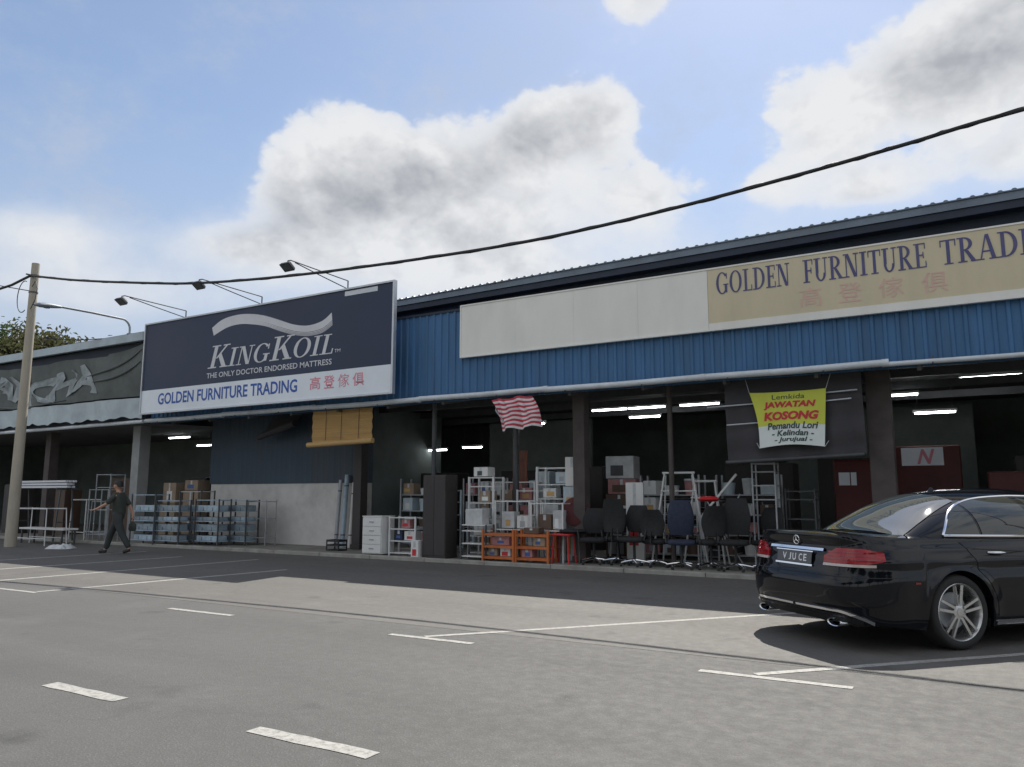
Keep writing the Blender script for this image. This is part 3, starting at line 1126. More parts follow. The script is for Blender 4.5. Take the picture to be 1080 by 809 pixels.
tube_light(-24.7, 18, 3.45, 'lit tube deep in the left shop, upper of the two beside the grey column')
tube_light(-23.3, 18, 3.12, 'lit tube deep in the left shop, lower one nearer the blue wall', .8)
tube_light(-13.2, 18, 2.66, 'lit tube low behind the thin dark post by the dark brown cabinet', .9)
tube_light(-11.9, 18, 2.70, 'short lit tube to the right of the thin dark post', .7)
tube_light(-6.8, 18, 3.30, 'single lit tube below the long row between the brown column and brown post', .85)
for x, l in ((-7.75, 'left length of the long tube row between column and brown post'), (-6.75, 'right length of the long tube row between column and brown post'), (-5.42, 'lit tube just right of the thin brown post')):
    tube_light(x, 18.02, 3.53, l, 1.0)
tube_light(-.85, 18, 3.64, 'lit tube high behind the right dark column', .8)
tube_light(.52, 18, 3.74, 'lit tube at the right edge above the car', 1.1)
tube_light(-.5, 18, 3.07, 'lowest lit tube above the car roof, right of the dark column', .8)
tube_light(-1.0, 17.2, 3.38, 'short lit tube just under the high one right of the dark column', .55)
tube_light(-8.45, 15.6, 3.02, 'small lit tube end glowing beside the striped flag', .3)

# ------------------------------------------------------------------ furniture on the apron
FZ = .056


def rack(name, label, cat, loc, w, d, h, shelves, m, sm=None, rz=0., group=None, post=.022, solid=True, rails=False):
    t = thing(name, label, cat, loc, rz, group)
    for x in (-w / 2, w / 2):
        for y in (-d / 2, d / 2):
            b = MB()
            b.box(x - post / 2, y - post / 2, 0, x + post / 2, y + post / 2, h)
            b.build('post', m, t)
    for z in shelves:
        b = MB()
        if solid:
            b.box(-w / 2 + post / 2 + .001, -d / 2 + .004, z, w / 2 - post / 2 - .001, d / 2 - .004, z + .022)
        else:
            for k in range(7):
                y = -d / 2 + d * k / 6
                b.bar((-w / 2 + post / 2, y, z), (w / 2 - post / 2, y, z), .010 if 0 < k < 6 else .02)
            b.bar((-w / 2, -d / 2 + .01, z), (-w / 2, d / 2 - .01, z), .016)
            b.bar((w / 2, -d / 2 + .01, z), (w / 2, d / 2 - .01, z), .016)
        b.build('shelf', sm or m, t)
    if rails:
        b = MB()
        for x in (-w / 2, w / 2):
            b.bar((x, -d / 2 + post / 2, h - .02), (x, d / 2 - post / 2, h - .02), .016)
        b.bar((-w / 2 + post / 2, d / 2, h - .02), (w / 2 - post / 2, d / 2, h - .02), .016)
        b.bar((-w / 2 + post / 2, -d / 2, h - .02), (w / 2 - post / 2, -d / 2, h - .02), .016)
        b.build('top_rail', m, t)
    return t


STK = random.Random(41)


def carton(label, loc, w, d, h, rz=0., m='carton', group=None, name='carton', cat='box'):
    t = thing(name, label, cat, loc, rz, group)
    b = MB()
    b.box(-w / 2, -d / 2, 0, w / 2, d / 2, h)
    b.build('body', M[m], t, bevel=.008)
    b = MB()
    b.box(-w / 2 + .01, -d * .09, h + .001, w / 2 - .01, d * .09, h + .003)
    b.box(-w / 2 - .003, -d * .09, h * .72, -w / 2 - .001, d * .09, h - .01)
    b.box(-.03, -d / 2 - .003, h * .6, .03, -d / 2 - .001, h - .01)
    b.build('tape', M['clear_plastic'], t)
    q = STK.random()
    if q < .75:
        sw, sh = w * STK.uniform(.3, .62), h * STK.uniform(.25, .5)
        sx, sz = STK.uniform(-.12, .12) * w, h * STK.uniform(.3, .42)
        b = MB()
        b.box(sx - sw / 2, -d / 2 - .006, sz - sh / 2, sx + sw / 2, -d / 2 - .0035, sz + sh / 2)
        b.build('sticker', M[STK.choice(['white_lam', 'blue_plastic', 'red_plastic', 'bamboo', 'mid_brown', 'grey_metal', 'ban_white', 'dark_metal'])], t)
    return t


# row of wrapped shelf racks in front of the grey wall, running back to it
rk = [(-19.6, 12.95 + .55, .62, 1.36), (-18.72, 13.6, .5, 1.2), (-18.55, 14.2, .6, 1.45), (-17.6, 14.0, .55, 1.22), (-17.1, 14.5, .6, 1.2)]
rl = ['leftmost wrapped shelf rack, closest to the walking person', 'low wrapped shelf rack second from the walking person', 'middle wrapped shelf rack in front of the cartons',
      'wrapped shelf rack fourth from the person, before the grey wall', 'wrapped shelf rack nearest the bare grey wall']
for (x, y, d, h), l in zip(rk, rl):
    t = rack('shelf_rack', l, 'shelf rack', (x, y, FZ), .95, d * .7, h, [.10, .36, .62, .88, h - .04], M['dark_metal'], M['shelf_blue'], rad(RND.uniform(-6, 4)), 'wrapped shelf racks by the grey wall', .03)
rack('wire_stand', 'bare grey wire stand at the right end of the wrapped racks', 'rack', (-16.55, 14.75, FZ), .7, .35, 1.2, [.2, .7, 1.15], M['grey_metal'], None, 0, None, .02, False)
# items standing on the rack shelves: folded pale bundles
k = 0
spots = ('on the leftmost wrapped rack', 'on the low second rack', 'on the middle rack', 'on the fourth rack', 'on the rack nearest the grey wall')
for (x, y, d, h), sp in zip(rk, spots):
    for z, zz in ((.123, 'bottom shelf'), (.383, 'second shelf'), (.643, 'third shelf'), (.903, 'fourth shelf')):
        t = thing('flat_pack', 'pale wrapped flat pack lying ' + sp + ', ' + zz, 'flat pack', (x, y, FZ + z), 0, 'flat packs on the wrapped racks')
        b = MB()
        b.box(-.42, -.16, 0, .42, .16, (.13, .17, .10, .15)[k % 4])
        b.build('pack', M['pack_film'] if k % 3 else M['shelf_blue'], t, bevel=.015)
        b = MB()
        for xx in (-.2, .18):
            b.box(xx - .012, -.163, .002, xx + .012, -.161, .098)
        b.build('strap', M['dark_metal'], t)
        k += 1
for i, (x, y, z, w, h, l) in enumerate(((-20.75, 15.1, .056, .7, 1.05, 'lower brown carton behind the wrapped racks'), (-20.7, 15.1, 1.125, .55, .62, 'brown carton on top of the carton pair behind the racks'), (-20.0, 15.3, .056, .6, 1.45, 'tall brown carton behind the middle rack'), (-20.0, 15.3, 1.52, .5, .3, 'small brown carton on the tall carton behind the racks'))):
    carton(l, (x, y, z), w, .5, h, .05 * i, group='cartons behind the wrapped racks')

# left shop display
t = thing('bed_slat_bundle', 'long bundle of white bed rails laid on trestles beside the pole', 'bundle', (-23.6, 13.0, 0), 0)
b = MB()
for z in (1.62, 1.70, 1.78):
    for y in (-.1, .0, .1):
        b.bar((-1.95 + RND.uniform(-.05, .05), y, z), (.95 + RND.uniform(-.08, .05), y, z), .085, .06)
b.build('rails', M['letter_silver'], t, bevel=.006)
for x in (-1.6, .75):
    b = MB()
    b.bar((x, -.3, 1.57), (x, .3, 1.57), .05)
    for y in (-.28, .28):
        b.bar((x, y, FZ), (x, y * .6, 1.55), .035)
    b.bar((x, -.24, .6), (x, .24, .6), .03)
    b.build('trestle', M['dark_metal'], t)


def tube_frame(label, loc, w, d, h, m, rz=0., tilt=0.):
    t = thing('table_frame', label, 'table frame', loc, rz, 'bare tube frames outside the left shop')
    for x in (-w / 2, w / 2):
        b = MB()
        b.tube([(x, -d / 2, 0), (x * .92, -d / 2 * .9, h), (x * .92, d / 2 * .9, h), (x, d / 2, 0)], .015, 8)
        b.build('leg_loop', m, t, smooth=40)
    b = MB()
    for y in (-d / 2 * .9, d / 2 * .9):
        b.tube([(-w / 2 * .92, y, h - .02), (w / 2 * .92, y, h - .02)], .014, 8)
        b.tube([(-w / 2 * .97, y, h * .18), (w / 2 * .97, y, h * .18)], .012, 8)
    b.build('rail', m, t, smooth=40)
    return t


tube_frame('wide white tube table frame close to the concrete pole', (-22.9, 12.3, FZ - .056), 1.9, .6, 1.02, M['white_metal'])
tube_frame('narrow white tube frame under the white bed rails', (-23.3, 13.9, FZ), .8, .5, 1.2, M['white_metal'])
tube_frame('dark-legged tube frame left of the tall clothes rack', (-22.6, 14.1, FZ), .8, .5, 1.15, M['grey_metal'])
rack('clothes_rack', 'tall grey open clothes rack behind the walking person', 'rack', (-22.3, 14.0, FZ), .7, .45, 1.95, [.25, 1.55], M['grey_metal'], None, 0, None, .025, False, True)
rack('clothes_rack', 'lower grey open rack between the person and the grey column', 'rack', (-21.9, 13.6, FZ), .8, .4, 1.5, [.2, .9], M['grey_metal'], None, .1, None, .025, False, True)
t = thing('low_bench', 'long low bench with white top edge by the foot of the pole', 'bench', (-23.0, 12.65, 0), .02)
b = MB()
b.box(-1.1, -.22, .40, 1.1, .22, .45)
b.build('top', M['white_lam'], t, bevel=.005)
for x in (-1., 1.):
    for y in (-.18, .18):
        b = MB()
        b.box(x - .02, y - .02, 0, x + .02, y + .02, .4)
        b.build('leg', M['dark_metal'], t)
t = thing('plastic_sheet', 'crumpled pale plastic sheet on the ground between pole and person', 'plastic sheet', (-20.35, 11.55, 0), .4)
b = MB()
R2 = random.Random(5)
b.grid([[(-.3 + .6 * i / 8, -.22 + .44 * k / 6, .012 + (R2.uniform(.0, .13) if 0 < i < 8 and 0 < k < 6 else 0)) for i in range(9)] for k in range(7)])
b.build('sheet', M['clear_plastic'], t, smooth=30)

for i, (x, y, w, h, m, l) in enumerate(((-24.8, 16.2, 1.1, 1.9, 'mid_brown', 'brown wardrobe at the back of the left shop'), (-27.2, 15.4, 1.2, 1.5, 'mid_brown', 'low brown wardrobe left of the pole'), (-22.4, 17.4, .9, 1.9, 'dark_brown', 'dark wardrobe behind the tall clothes rack'), (-29.2, 15.0, 1.1, 1.7, 'dark_brown', 'dark wardrobe at the far left edge'))):
    t = thing('wardrobe', l, 'wardrobe', (x, y, FZ), 0, 'wardrobes inside the shops')
    b = MB()
    b.box(-w / 2, -.28, 0, w / 2, .28, h)
    b.build('carcass', M[m], t, bevel=.006)
    for s in (-1, 1):
        b = MB()
        b.box(min(s * .004, s * (w / 2 - .01)), -.302, .08, max(s * .004, s * (w / 2 - .01)), -.282, h - .03)
        d = b.build('door', M[m], t, bevel=.003)
        b = MB()
        b.box(s * .05 - .008, -.325, h * .5, s * .05 + .008, -.303, h * .5 + .14)
        b.build('handle', M['grey_metal'], d)
WARD = t

# rolled mats leaning by the right end of the grey wall
for i, (x, r, h, m, l) in enumerate(((-14.2, .05, 1.72, 'grey_metal', 'slim pale rolled mat leaning on the grey wall, left of the pair'), (-13.98, .06, 1.85, 'shelf_blue', 'taller bluish rolled mat leaning on the grey wall'), (-13.72, .055, 1.65, 'grey_wall', 'pale rolled mat closest to the dark column by the grey wall'))):
    t = thing('rolled_mat', l, 'rolled mat', (x, 15.14, FZ), 0, 'rolled mats leaning on the grey wall')
    b = MB()
    b.tube([(0, -.02, 0), (.02, .08, h)], r, 14)
    b.build('roll', M[m], t, smooth=40)
    for z in (.3, h - .3):
        b = MB()
        b.tube([(.02 * z / h, -.02 + .1 * z / h, z), (.02 * z / h, -.02 + .1 * z / h, z + .03)], r + .003, 14)
        b.build('band', M['dark_metal'], t, smooth=40)
t = thing('black_crate', 'small black crate on the floor at the foot of the rolled mats', 'crate', (-13.3, 14.2, FZ))
b = MB()
for z0, z1 in ((0, .02), (.1, .14), (.2, .25)):
    b.box(-.2, -.15, z0, .2, .15, z0 + .012) if z0 == 0 else None
    for a, c, e, f in ((-.2, -.15, .2, -.135), (-.2, .135, .2, .15), (-.2, -.134, -.185, .134), (.185, -.134, .2, .134)):
        b.box(a, c, z0 + .013, e, f, z1 + .013)
for x, y in ((-.19, -.14), (.19, -.14), (-.19, .14), (.19, .14)):
    b.box(x - .012, y - .012, .012, x + .012, y + .012, .265)
b.build('basket', M['black_plastic'], t)

# white drawers and small goods left of the dark cabinet
t = thing('drawer_chest', 'white chest of drawers standing alone right of the grey wall', 'drawers', (-11.62, 13.75, FZ))
b = MB()
b.box(-.28, -.22, .03, .28, .22, .84)
b.box(-.29, -.235, .84, .29, .23, .865)
b.build('carcass', M['white_lam'], t, bevel=.006)
for k in range(4):
    b = MB()
    b.box(-.265, -.24, .05 + .195 * k, .265, -.222, .235 + .195 * k)
    d = b.build('drawer', M['white_lam'], t, bevel=.004)
    b = MB()
    b.box(-.06, -.255, .14 + .195 * k, .06, -.241, .16 + .195 * k)
    b.build('handle', M['grey_metal'], d)
rack('shoe_rack', 'white shoe rack with tiers between white drawers and dark cabinet', 'rack', (-10.88, 13.85, FZ), .72, .34, .86, [.06, .32, .58, .83], M['white_metal'], M['white_metal'], 0, None, .035, False)
carton('white box on the lower tier of the white shoe rack', (-10.72, 13.85, FZ + .34), .28, .25, .2, 0, 'white_lam')
carton('red patterned packet on the upper tier of the shoe rack', (-10.85, 13.85, FZ + .60), .24, .2, .2, 0, 'pinkpack')
carton('dark blue packet at the left of the shoe rack lower tier', (-11.04, 13.85, FZ + .34), .2, .2, .22, 0, 'blue_fabric')
carton('small white box on the floor against the dark cabinet', (-10.38, 13.6, FZ), .2, .25, .36, 0, 'white_lam')
rack('blue_shelf', 'pale blue plastic shelf behind the shoe rack', 'rack', (-10.85, 15.2, FZ), .75, .35, 1.45, [.1, .5, .85, 1.15, 1.42], M['pale_blue_lam'], M['pale_blue_lam'], 0, None, .04)
carton('blue tub on the pale blue shelf behind the shoe rack', (-11.0, 15.2, FZ + .525), .3, .28, .26, 0, 'blue_plastic', None, 'plastic_tub', 'tub')
t = thing('tall_cabinet', 'tall dark brown cabinet alone at the kerb in front of the thin post', 'cabinet', (-9.93, 13.78, FZ))
b = MB()
b.box(-.3, -.22, 0, .3, .22, 1.76)
b.build('carcass', M['dark_brown'], t, bevel=.01)
for s in (-1, 1):
    b = MB()
    b.box(min(s * .003, s * .292), -.236, .06, max(s * .003, s * .292), -.222, 1.73)
    b.build('door', M['dark_brown'], t, bevel=.004)

# white shelving group
rack('white_shelf', 'tall white shelf packed with goods right beside the dark cabinet', 'shelf', (-9.05, 14.25, FZ), .62, .4, 1.72, [.1, .45, .8, 1.15, 1.5, 1.69], M['white_metal'], M['white_lam'], 0, None, .04)
rack('white_shelf', 'wider white shelf behind the tall packed one, pinkish goods on it', 'shelf', (-8.7, 15.0, FZ), 1.1, .4, 1.62, [.3, .8, 1.2, 1.6], M['white_metal'], M['white_lam'], 0, None, .04)
for i, (x, y, z, w, h, m, l) in enumerate(((-9.15, 14.25, .48, .24, .2, 'white_lam', 'white box on second tier of the tall white shelf'), (-8.92, 14.25, .48, .2, .25, 'pale_blue_lam', 'bluish box beside the white one on the tall shelf'), (-9.1, 14.25, .83, .3, .22, 'clear_plastic', 'milky bag on third tier of the tall white shelf'), (-9.0, 14.25, 1.18, .26, .24, 'carton', 'brown box on fourth tier of the tall white shelf'),
                                          (-9.1, 14.25, 1.73, .36, .2, 'white_lam', 'white box on the very top of the tall white shelf'), (-8.45, 15., 1.23, .4, .26, 'pinkpack', 'pink packet at right on the wider white shelf'), (-8.9, 15., 1.23, .3, .22, 'carton', 'brown packet at left on the wider white shelf'), (-8.6, 15., .83, .5, .28, 'pinkpack', 'long pink packet in the middle of the wider white shelf'))):
    carton(l, (x, y, FZ + z), w, .3, h, 0, m)
rack('wire_rack', 'black low wire rack with white trays in front of the white shelf', 'rack', (-8.95, 13.75, FZ), .62, .3, .72, [.06, .32, .58, .7], M['dark_metal'], M['white_lam'], 0, None, .03)
carton('clear storage tub on the low black wire rack', (-8.95, 13.75, FZ + .722), .42, .28, .32, 0, 'clear_plastic', None, 'plastic_tub', 'tub')
rack('bunk_frame', 'white tube frame bay above the orange rack, left of two', 'frame', (-8.22, 14.2, FZ), .82, .5, 1.22, [.62, 1.2], M['white_metal'], None, 0, 'white tube frames above the orange racks', .028, False)
rack('bunk_frame', 'white tube frame bay above the orange rack, right of two', 'frame', (-7.38, 14.15, FZ), .72, .5, 1.18, [.62, 1.16], M['white_metal'], None, 0, 'white tube frames above the orange racks', .028, False)
rack('white_ladder_shelf', 'upper white tube shelf with three tiers next to the brown column', 'shelf', (-7.55, 14.75, FZ), .8, .4, 1.93, [.7, 1.25, 1.55, 1.9], M['white_metal'], None, 0, None, .045, False)
rack('white_ladder_shelf', 'narrow white frame between the packed shelf and the upper tube shelf', 'shelf', (-8.15, 14.85, FZ), .7, .4, 1.45, [.3, .9, 1.42], M['white_metal'], None, 0, None, .035, False)
carton('pale grey board box standing behind the narrow white frame', (-8.15, 15.3, FZ), .36, .3, 1.85, 0, 'pale_blue_lam')
for i, (z, h, m, l) in enumerate(((.056, .95, 'clear_plastic', 'lowest white box of the stack against the brown column'), (1.01, .55, 'pale_blue_lam', 'middle bluish box of the stack against the brown column'), (1.57, .6, 'white_lam', 'top white box of the stack against the brown column'))):
    carton(l, (-7.14 + .03 * i, 14.62, z), .36 - .03 * i, .4, h, .04 * i, m, 'boxes stacked against the brown column')


def orange_rack(loc, label):
    t = thing('orange_rack', label, 'rack', loc, 0, 'orange wooden racks at the kerb')
    w, d, h = .72, .34, .64
    for x in (-w / 2, w / 2):
        for y in (-d / 2, d / 2):
            b = MB()
            b.box(x - .022, y - .022, 0, x + .022, y + .022, h)
            b.build('post', M['orange_wood'], t, bevel=.004)
    for z in (.08, .30, .54):
        b = MB()
        for k in range(4):
            y = -d / 2 + .035 + (d - .07) * k / 3
            b.box(-w / 2 + .023, y - .022, z, w / 2 - .023, y + .022, z + .018)
        b.box(-w / 2 + .023, -d / 2 - .012, z - .03, w / 2 - .023, -d / 2 + .010, z - .001)
        b.build('shelf', M['orange_wood'], t)
    return t


r0 = orange_rack((-8.32, 13.72, FZ), 'orange slatted wooden rack nearer the tall white shelf')
dup(r0, (-7.56, 13.76, FZ), .02, 'orange slatted wooden rack nearer the red stool')
t = thing('red_stool', 'red plastic stool between the orange rack and the office chairs', 'stool', (-6.98, 13.85, FZ))
b = MB()
b.box(-.2, -.17, .54, .2, .17, .575)
b.build('seat', M['red_plastic'], t, bevel=.012)
for x in (-1, 1):
    for y in (-1, 1):
        b = MB()
        b.tube([(x * .19, y * .16, 0), (x * .15, y * .13, .54)], [.018, .014], 8)
        b.build('leg', M['red_plastic'], t)
t = thing('round_chair', 'maroon padded chair with round back beside the red stool', 'chair', (-6.9, 14.15, FZ), .15)
b = MB()
b.lathe([(0, -.04), (.26, -.035), (.30, 0), (.26, .035), (0, .04)], 24, Matrix.Translation((0, .12, 1.0)) @ Euler((rad(80), 0, 0)).to_matrix().to_4x4())
b.build('backrest', mat('maroon_fabric', (.10, .025, .03), .8, var=.2, scale=9), t, smooth=50)
b = MB()
b.lathe([(0, -.04), (.24, -.035), (.27, 0), (.24, .035), (0, .04)], 24, Matrix.Translation((0, -.1, .62)))
b.build('seat', M['black_fabric'], t, smooth=50)
for x in (-.2, .2):
    for y in (-.28, .1):
        b = MB()
        b.tube([(x, y, 0), (x * .8, y * .8, .6 if y < 0 else .95)], .013, 8)
        b.build('leg', M['dark_metal'], t)


# office chairs
def office_chair(label, loc, rz, bm, tall=1.):
    t = thing('office_chair', label, 'office chair', loc, rz, 'office chairs lined up on the apron')
    b = MB()
    rows = []
    for i in range(9):
        w = i / 8
        z = .60 + .58 * w * tall
        hw = (.20 + .05 * math.sin(PI * min(1, w * 1.15))) * (1 if w < .9 else .86)
        y = .20 + .05 * w * w - .03 * math.sin(PI * w)
        rows.append([(hw * math.cos(a), y + .045 * math.sin(a) + .03 * (math.cos(a) ** 2) * -1, z) for a in [2 * PI * k / 16 for k in range(16)]])
    b.grid(rows, closed=True)
    b.add(rows[0], [tuple(range(15, -1, -1))])
    b.add(rows[-1], [tuple(range(16))])
    b.build('backrest', bm, t, smooth=60)
    b = MB()
    rows = []
    for z, k in ((.43, .8), (.445, .96), (.48, 1.), (.515, .95), (.525, .7)):
        rows.append([(.25 * k * max(-1, min(1, 1.18 * math.cos(a))), -.03 + .24 * k * max(-1, min(1, 1.18 * math.sin(a))), z) for a in [2 * PI * j / 24 for j in range(24)]])
    b.grid(rows, closed=True)
    b.add(rows[0], [tuple(range(23, -1, -1))])
    b.add(rows[-1], [tuple(range(24))])
    b.build('seat', bm, t, smooth=60)
    b = MB()
    b.tube([(0, 0, .09), (0, 0, .43)], .026, 10)
    b.bar((0, .05, .42), (0, .235, .45), .06, .015)
    b.bar((0, .235, .445), (0, .235, .68), .06, .015)
    b.build('gas_column', M['black_plastic'], t, smooth=40)
    for s in (-1, 1):
        b = MB()
        b.tube([(s * .27, .12, .45), (s * .30, .10, .62), (s * .30, -.1, .66), (s * .27, -.14, .47)], .015, 8)
        b.build('armrest', M['black_plastic'], t, smooth=50)
    bs = MB()
    for k in range(5):
        a = 2 * PI * k / 5 + .3
        bs.tube([(0, 0, .11), (.15 * math.cos(a), .15 * math.sin(a), .095), (.29 * math.cos(a), .29 * math.sin(a), .07)], [.024, .019, .013], 8)
    base = bs.build('star_base', M['chrome'], t, smooth=40)
    for k in range(5):
        a = 2 * PI * k / 5 + .3
        b = MB()
        Mx = Matrix.Translation((.285 * math.cos(a), .285 * math.sin(a), .03)) @ Euler((PI / 2, 0, a + 1)).to_matrix().to_4x4()
        b.lathe([(0, -.022), (.029, -.02), (.029, .02), (0, .022)], 12, Mx)
        b.build('caster', M['black_plastic'], base, smooth=40)
    return t


chs = [(-6.42, 14.05, .2, 'black_fabric', 'black office chair right of the round-backed maroon chair'),
       (-5.98, 14.2, PI + .3, 'black_fabric', 'black office chair turned to face the shop, left of the white board'),
       (-5.58, 14.05, -.3, 'black_fabric', 'black office chair in front of the standing white board'),
       (-5.18, 14.15, PI - .2, 'black_fabric', 'black office chair at the thin brown post'),
       (-4.62, 13.95, .35, 'blue_fabric', 'dark blue office chair just right of the thin brown post'),
       (-4.12, 14.1, PI + .5, 'black_fabric', 'black office chair under the left edge of the dark tarpaulin'),
       (-3.66, 14.05, .1, 'black_fabric', 'black office chair behind the left tail lamp of the car'),
       (-6.2, 14.75, .0, 'black_fabric', 'black office chair in the second row behind the maroon chair'),
       (-3.2, 14.5, -.4, 'black_fabric', 'black office chair hidden in shade behind the car boot')]
for x, y, r, m, l in chs:
    office_chair(l, (x, y, FZ), r + RND.uniform(-.35, .35), M[m], RND.uniform(.82, 1.12)).scale = (1, 1, RND.uniform(.94, 1.06))
# upturned tables, boards and stands behind the chairs
carton('white board panel standing behind the office chairs', (-5.78, 14.65, FZ), .36, .08, 1.58, .1, 'white_lam', None, 'board_panel', 'board')


def easel(label, loc, w, h, m, rz=0.):
    t = thing('folding_stand', label, 'folding stand', loc, rz)
    for s in (-1, 1):
        b = MB()
        b.tube([(s * w * .72, -.12, 0), (s * w * .36, .0, h)], .02, 8)
        b.build('leg', m, t, smooth=40)
        b = MB()
        b.tube([(s * w * .55, .28, 0), (s * w * .34, .02, h * .97)], .016, 8)
        b.build('leg', m, t, smooth=40)
    b = MB()
    b.tube([(-w * .42, 0, h), (w * .42, 0, h)], .022, 8)
    b.tube([(-w * .47, -.04, h * .8), (w * .47, -.04, h * .8)], .014, 8)
    b.build('crossbar', m, t, smooth=40)
    return t


easel('white folding A-frame stand at the thin brown post', (-4.86, 14.62, FZ), .75, 1.76, M['white_metal'], .1)
easel('second white folding frame right of the A-frame stand', (-4.45, 14.95, FZ), .6, 1.6, M['white_metal'], -.2)
t = thing('ironing_board', 'folded white ironing board leaning slanted left of the dark tarpaulin', 'ironing board', (-3.95, 14.6, FZ), 0)
b = MB()
b.bar((-.5, 0, .9), (.2, .05, 1.72), .05, .04)
b.build('board', M['white_metal'], t)
b = MB()
b.tube([(-.55, .03, .0), (.25, .08, 1.35)], .013, 8)
b.tube([(.3, .03, .0), (-.4, .08, 1.25)], .013, 8)
b.build('leg', M['grey_metal'], t)
rack('towel_stand', 'small white tiered stand below the job banner', 'rack', (-3.2, 14.55, FZ), .4, .3, 1.92, [1.25, 1.5, 1.75, 1.9], M['grey_metal'], None, 0, None, .025, False)
rack('towel_stand', 'grey tiered stand behind the car boot, right of the white one', 'rack', (-2.65, 14.9, FZ), .5, .3, 1.45, [.5, .9, 1.25, 1.4], M['dark_metal'], None, 0, None, .025, False)
t = thing('red_cushion', 'red seat cushion lying on the chairs left of the dark tarpaulin', 'cushion', (-4.12, 14.05, FZ + 1.215), .3)
b = MB()
b.lathe([(0, 0), (.15, .0), (.2, .04), (.15, .09), (0, .1)], 18)
b.build('pad', M['red_plastic'], t, smooth=60)


# deeper in: wardrobes, mattress stacks, cabinets (silhouettes in the dim interior)
def wardrobe(x, y, w, h, m, l, rz=0.):
    t = dup(WARD, (x, y, FZ + .02), rz, l)
    t.scale = (w / 1.1, 1, h / 1.7)
    for c in t.children:
        for ch in [c] + list(c.children):
            pass
    return t


for x, y, w, h, l in ((-12.4, 17.4, 1.2, 1.9, 'dark wardrobe deep behind the white drawers'), (-10.2, 18.2, 1.4, 1.95, 'dark wardrobe deep behind the dark cabinet'), (-8.2, 17.6, 1.1, 2.0, 'dark wardrobe deep behind the tube shelves'), (-4.0, 17.8, 1.5, 2.0, 'dark wardrobe deep behind the ironing board'), (-2.2, 18.4, 1.3, 2.1, 'dark wardrobe deep behind the tarpaulin'), (1.6, 19., 1.5, 2.1, 'dark wardrobe deep inside at the right edge'), (-19.2, 18.4, 1.4, 1.9, 'dark wardrobe deep behind the brown cartons')):
    wardrobe(x, y, w, h, None, l)
for i, (z, h, m, l) in enumerate(((.075, .5, 'mid_brown', 'lowest brown crate of the stack right of the brown column'), (.576, .32, 'carton', 'second box of the stack right of the brown column'), (.9, .5, 'mid_brown', 'dark carton in the middle of the stack right of the column'), (1.41, .32, 'pinkpack', 'pink packet under the milky parcel, right of the column'), (1.74, .48, 'clear_plastic', 'milky wrapped parcel topping the stack right of the column'))):
    carton(l, (-6.5 + .05 * (i % 2), 15.8, z), .62, .5, h, .05 * (i - 2), m, 'stack right of the brown column')
for i in range(5):
    t = thing('mattress', ('lowest', 'second', 'third', 'fourth', 'topmost')[i] + ' wrapped mattress of the dim pile behind the office chairs', 'mattress', (-5.2, 17.0, .077 + .25 * i), .02 * (i - 2), 'dim pile of mattresses')
    b = MB()
    b.box(-.75, -.95, 0, .75, .95, .24)
    b.build('pad', M['mid_brown' if i % 2 else 'tarp'], t, bevel=.05, seg=3)
    b = MB()
    for z in (.05, .19):
        b.tube([(-.755, -.955, z), (.755, -.955, z), (.755, .955, z), (-.755, .955, z)], .008, 6, closed=True)
    b.build('piping', M['clear_plastic'], t)
t = thing('door_panel', 'reddish brown door panel standing deep inside beside the flag', 'door panel', (-9.55, 16.6, FZ + .02), 0)
b = MB()
b.box(-.2, -.03, 0, .2, .03, 2.4)
b.build('leaf', mat('reddish_door', (.28, .10, .06), .5, var=.2, scale=3), t, bevel=.004)
b = MB()
for z0, z1 in ((.2, 1.), (1.2, 2.2)):
    b.box(-.13, -.04, z0, .13, -.031, z1)
b.build('panel', mat('reddish_door_field', (.24, .08, .05), .5, var=.2, scale=3), t, bevel=.004)

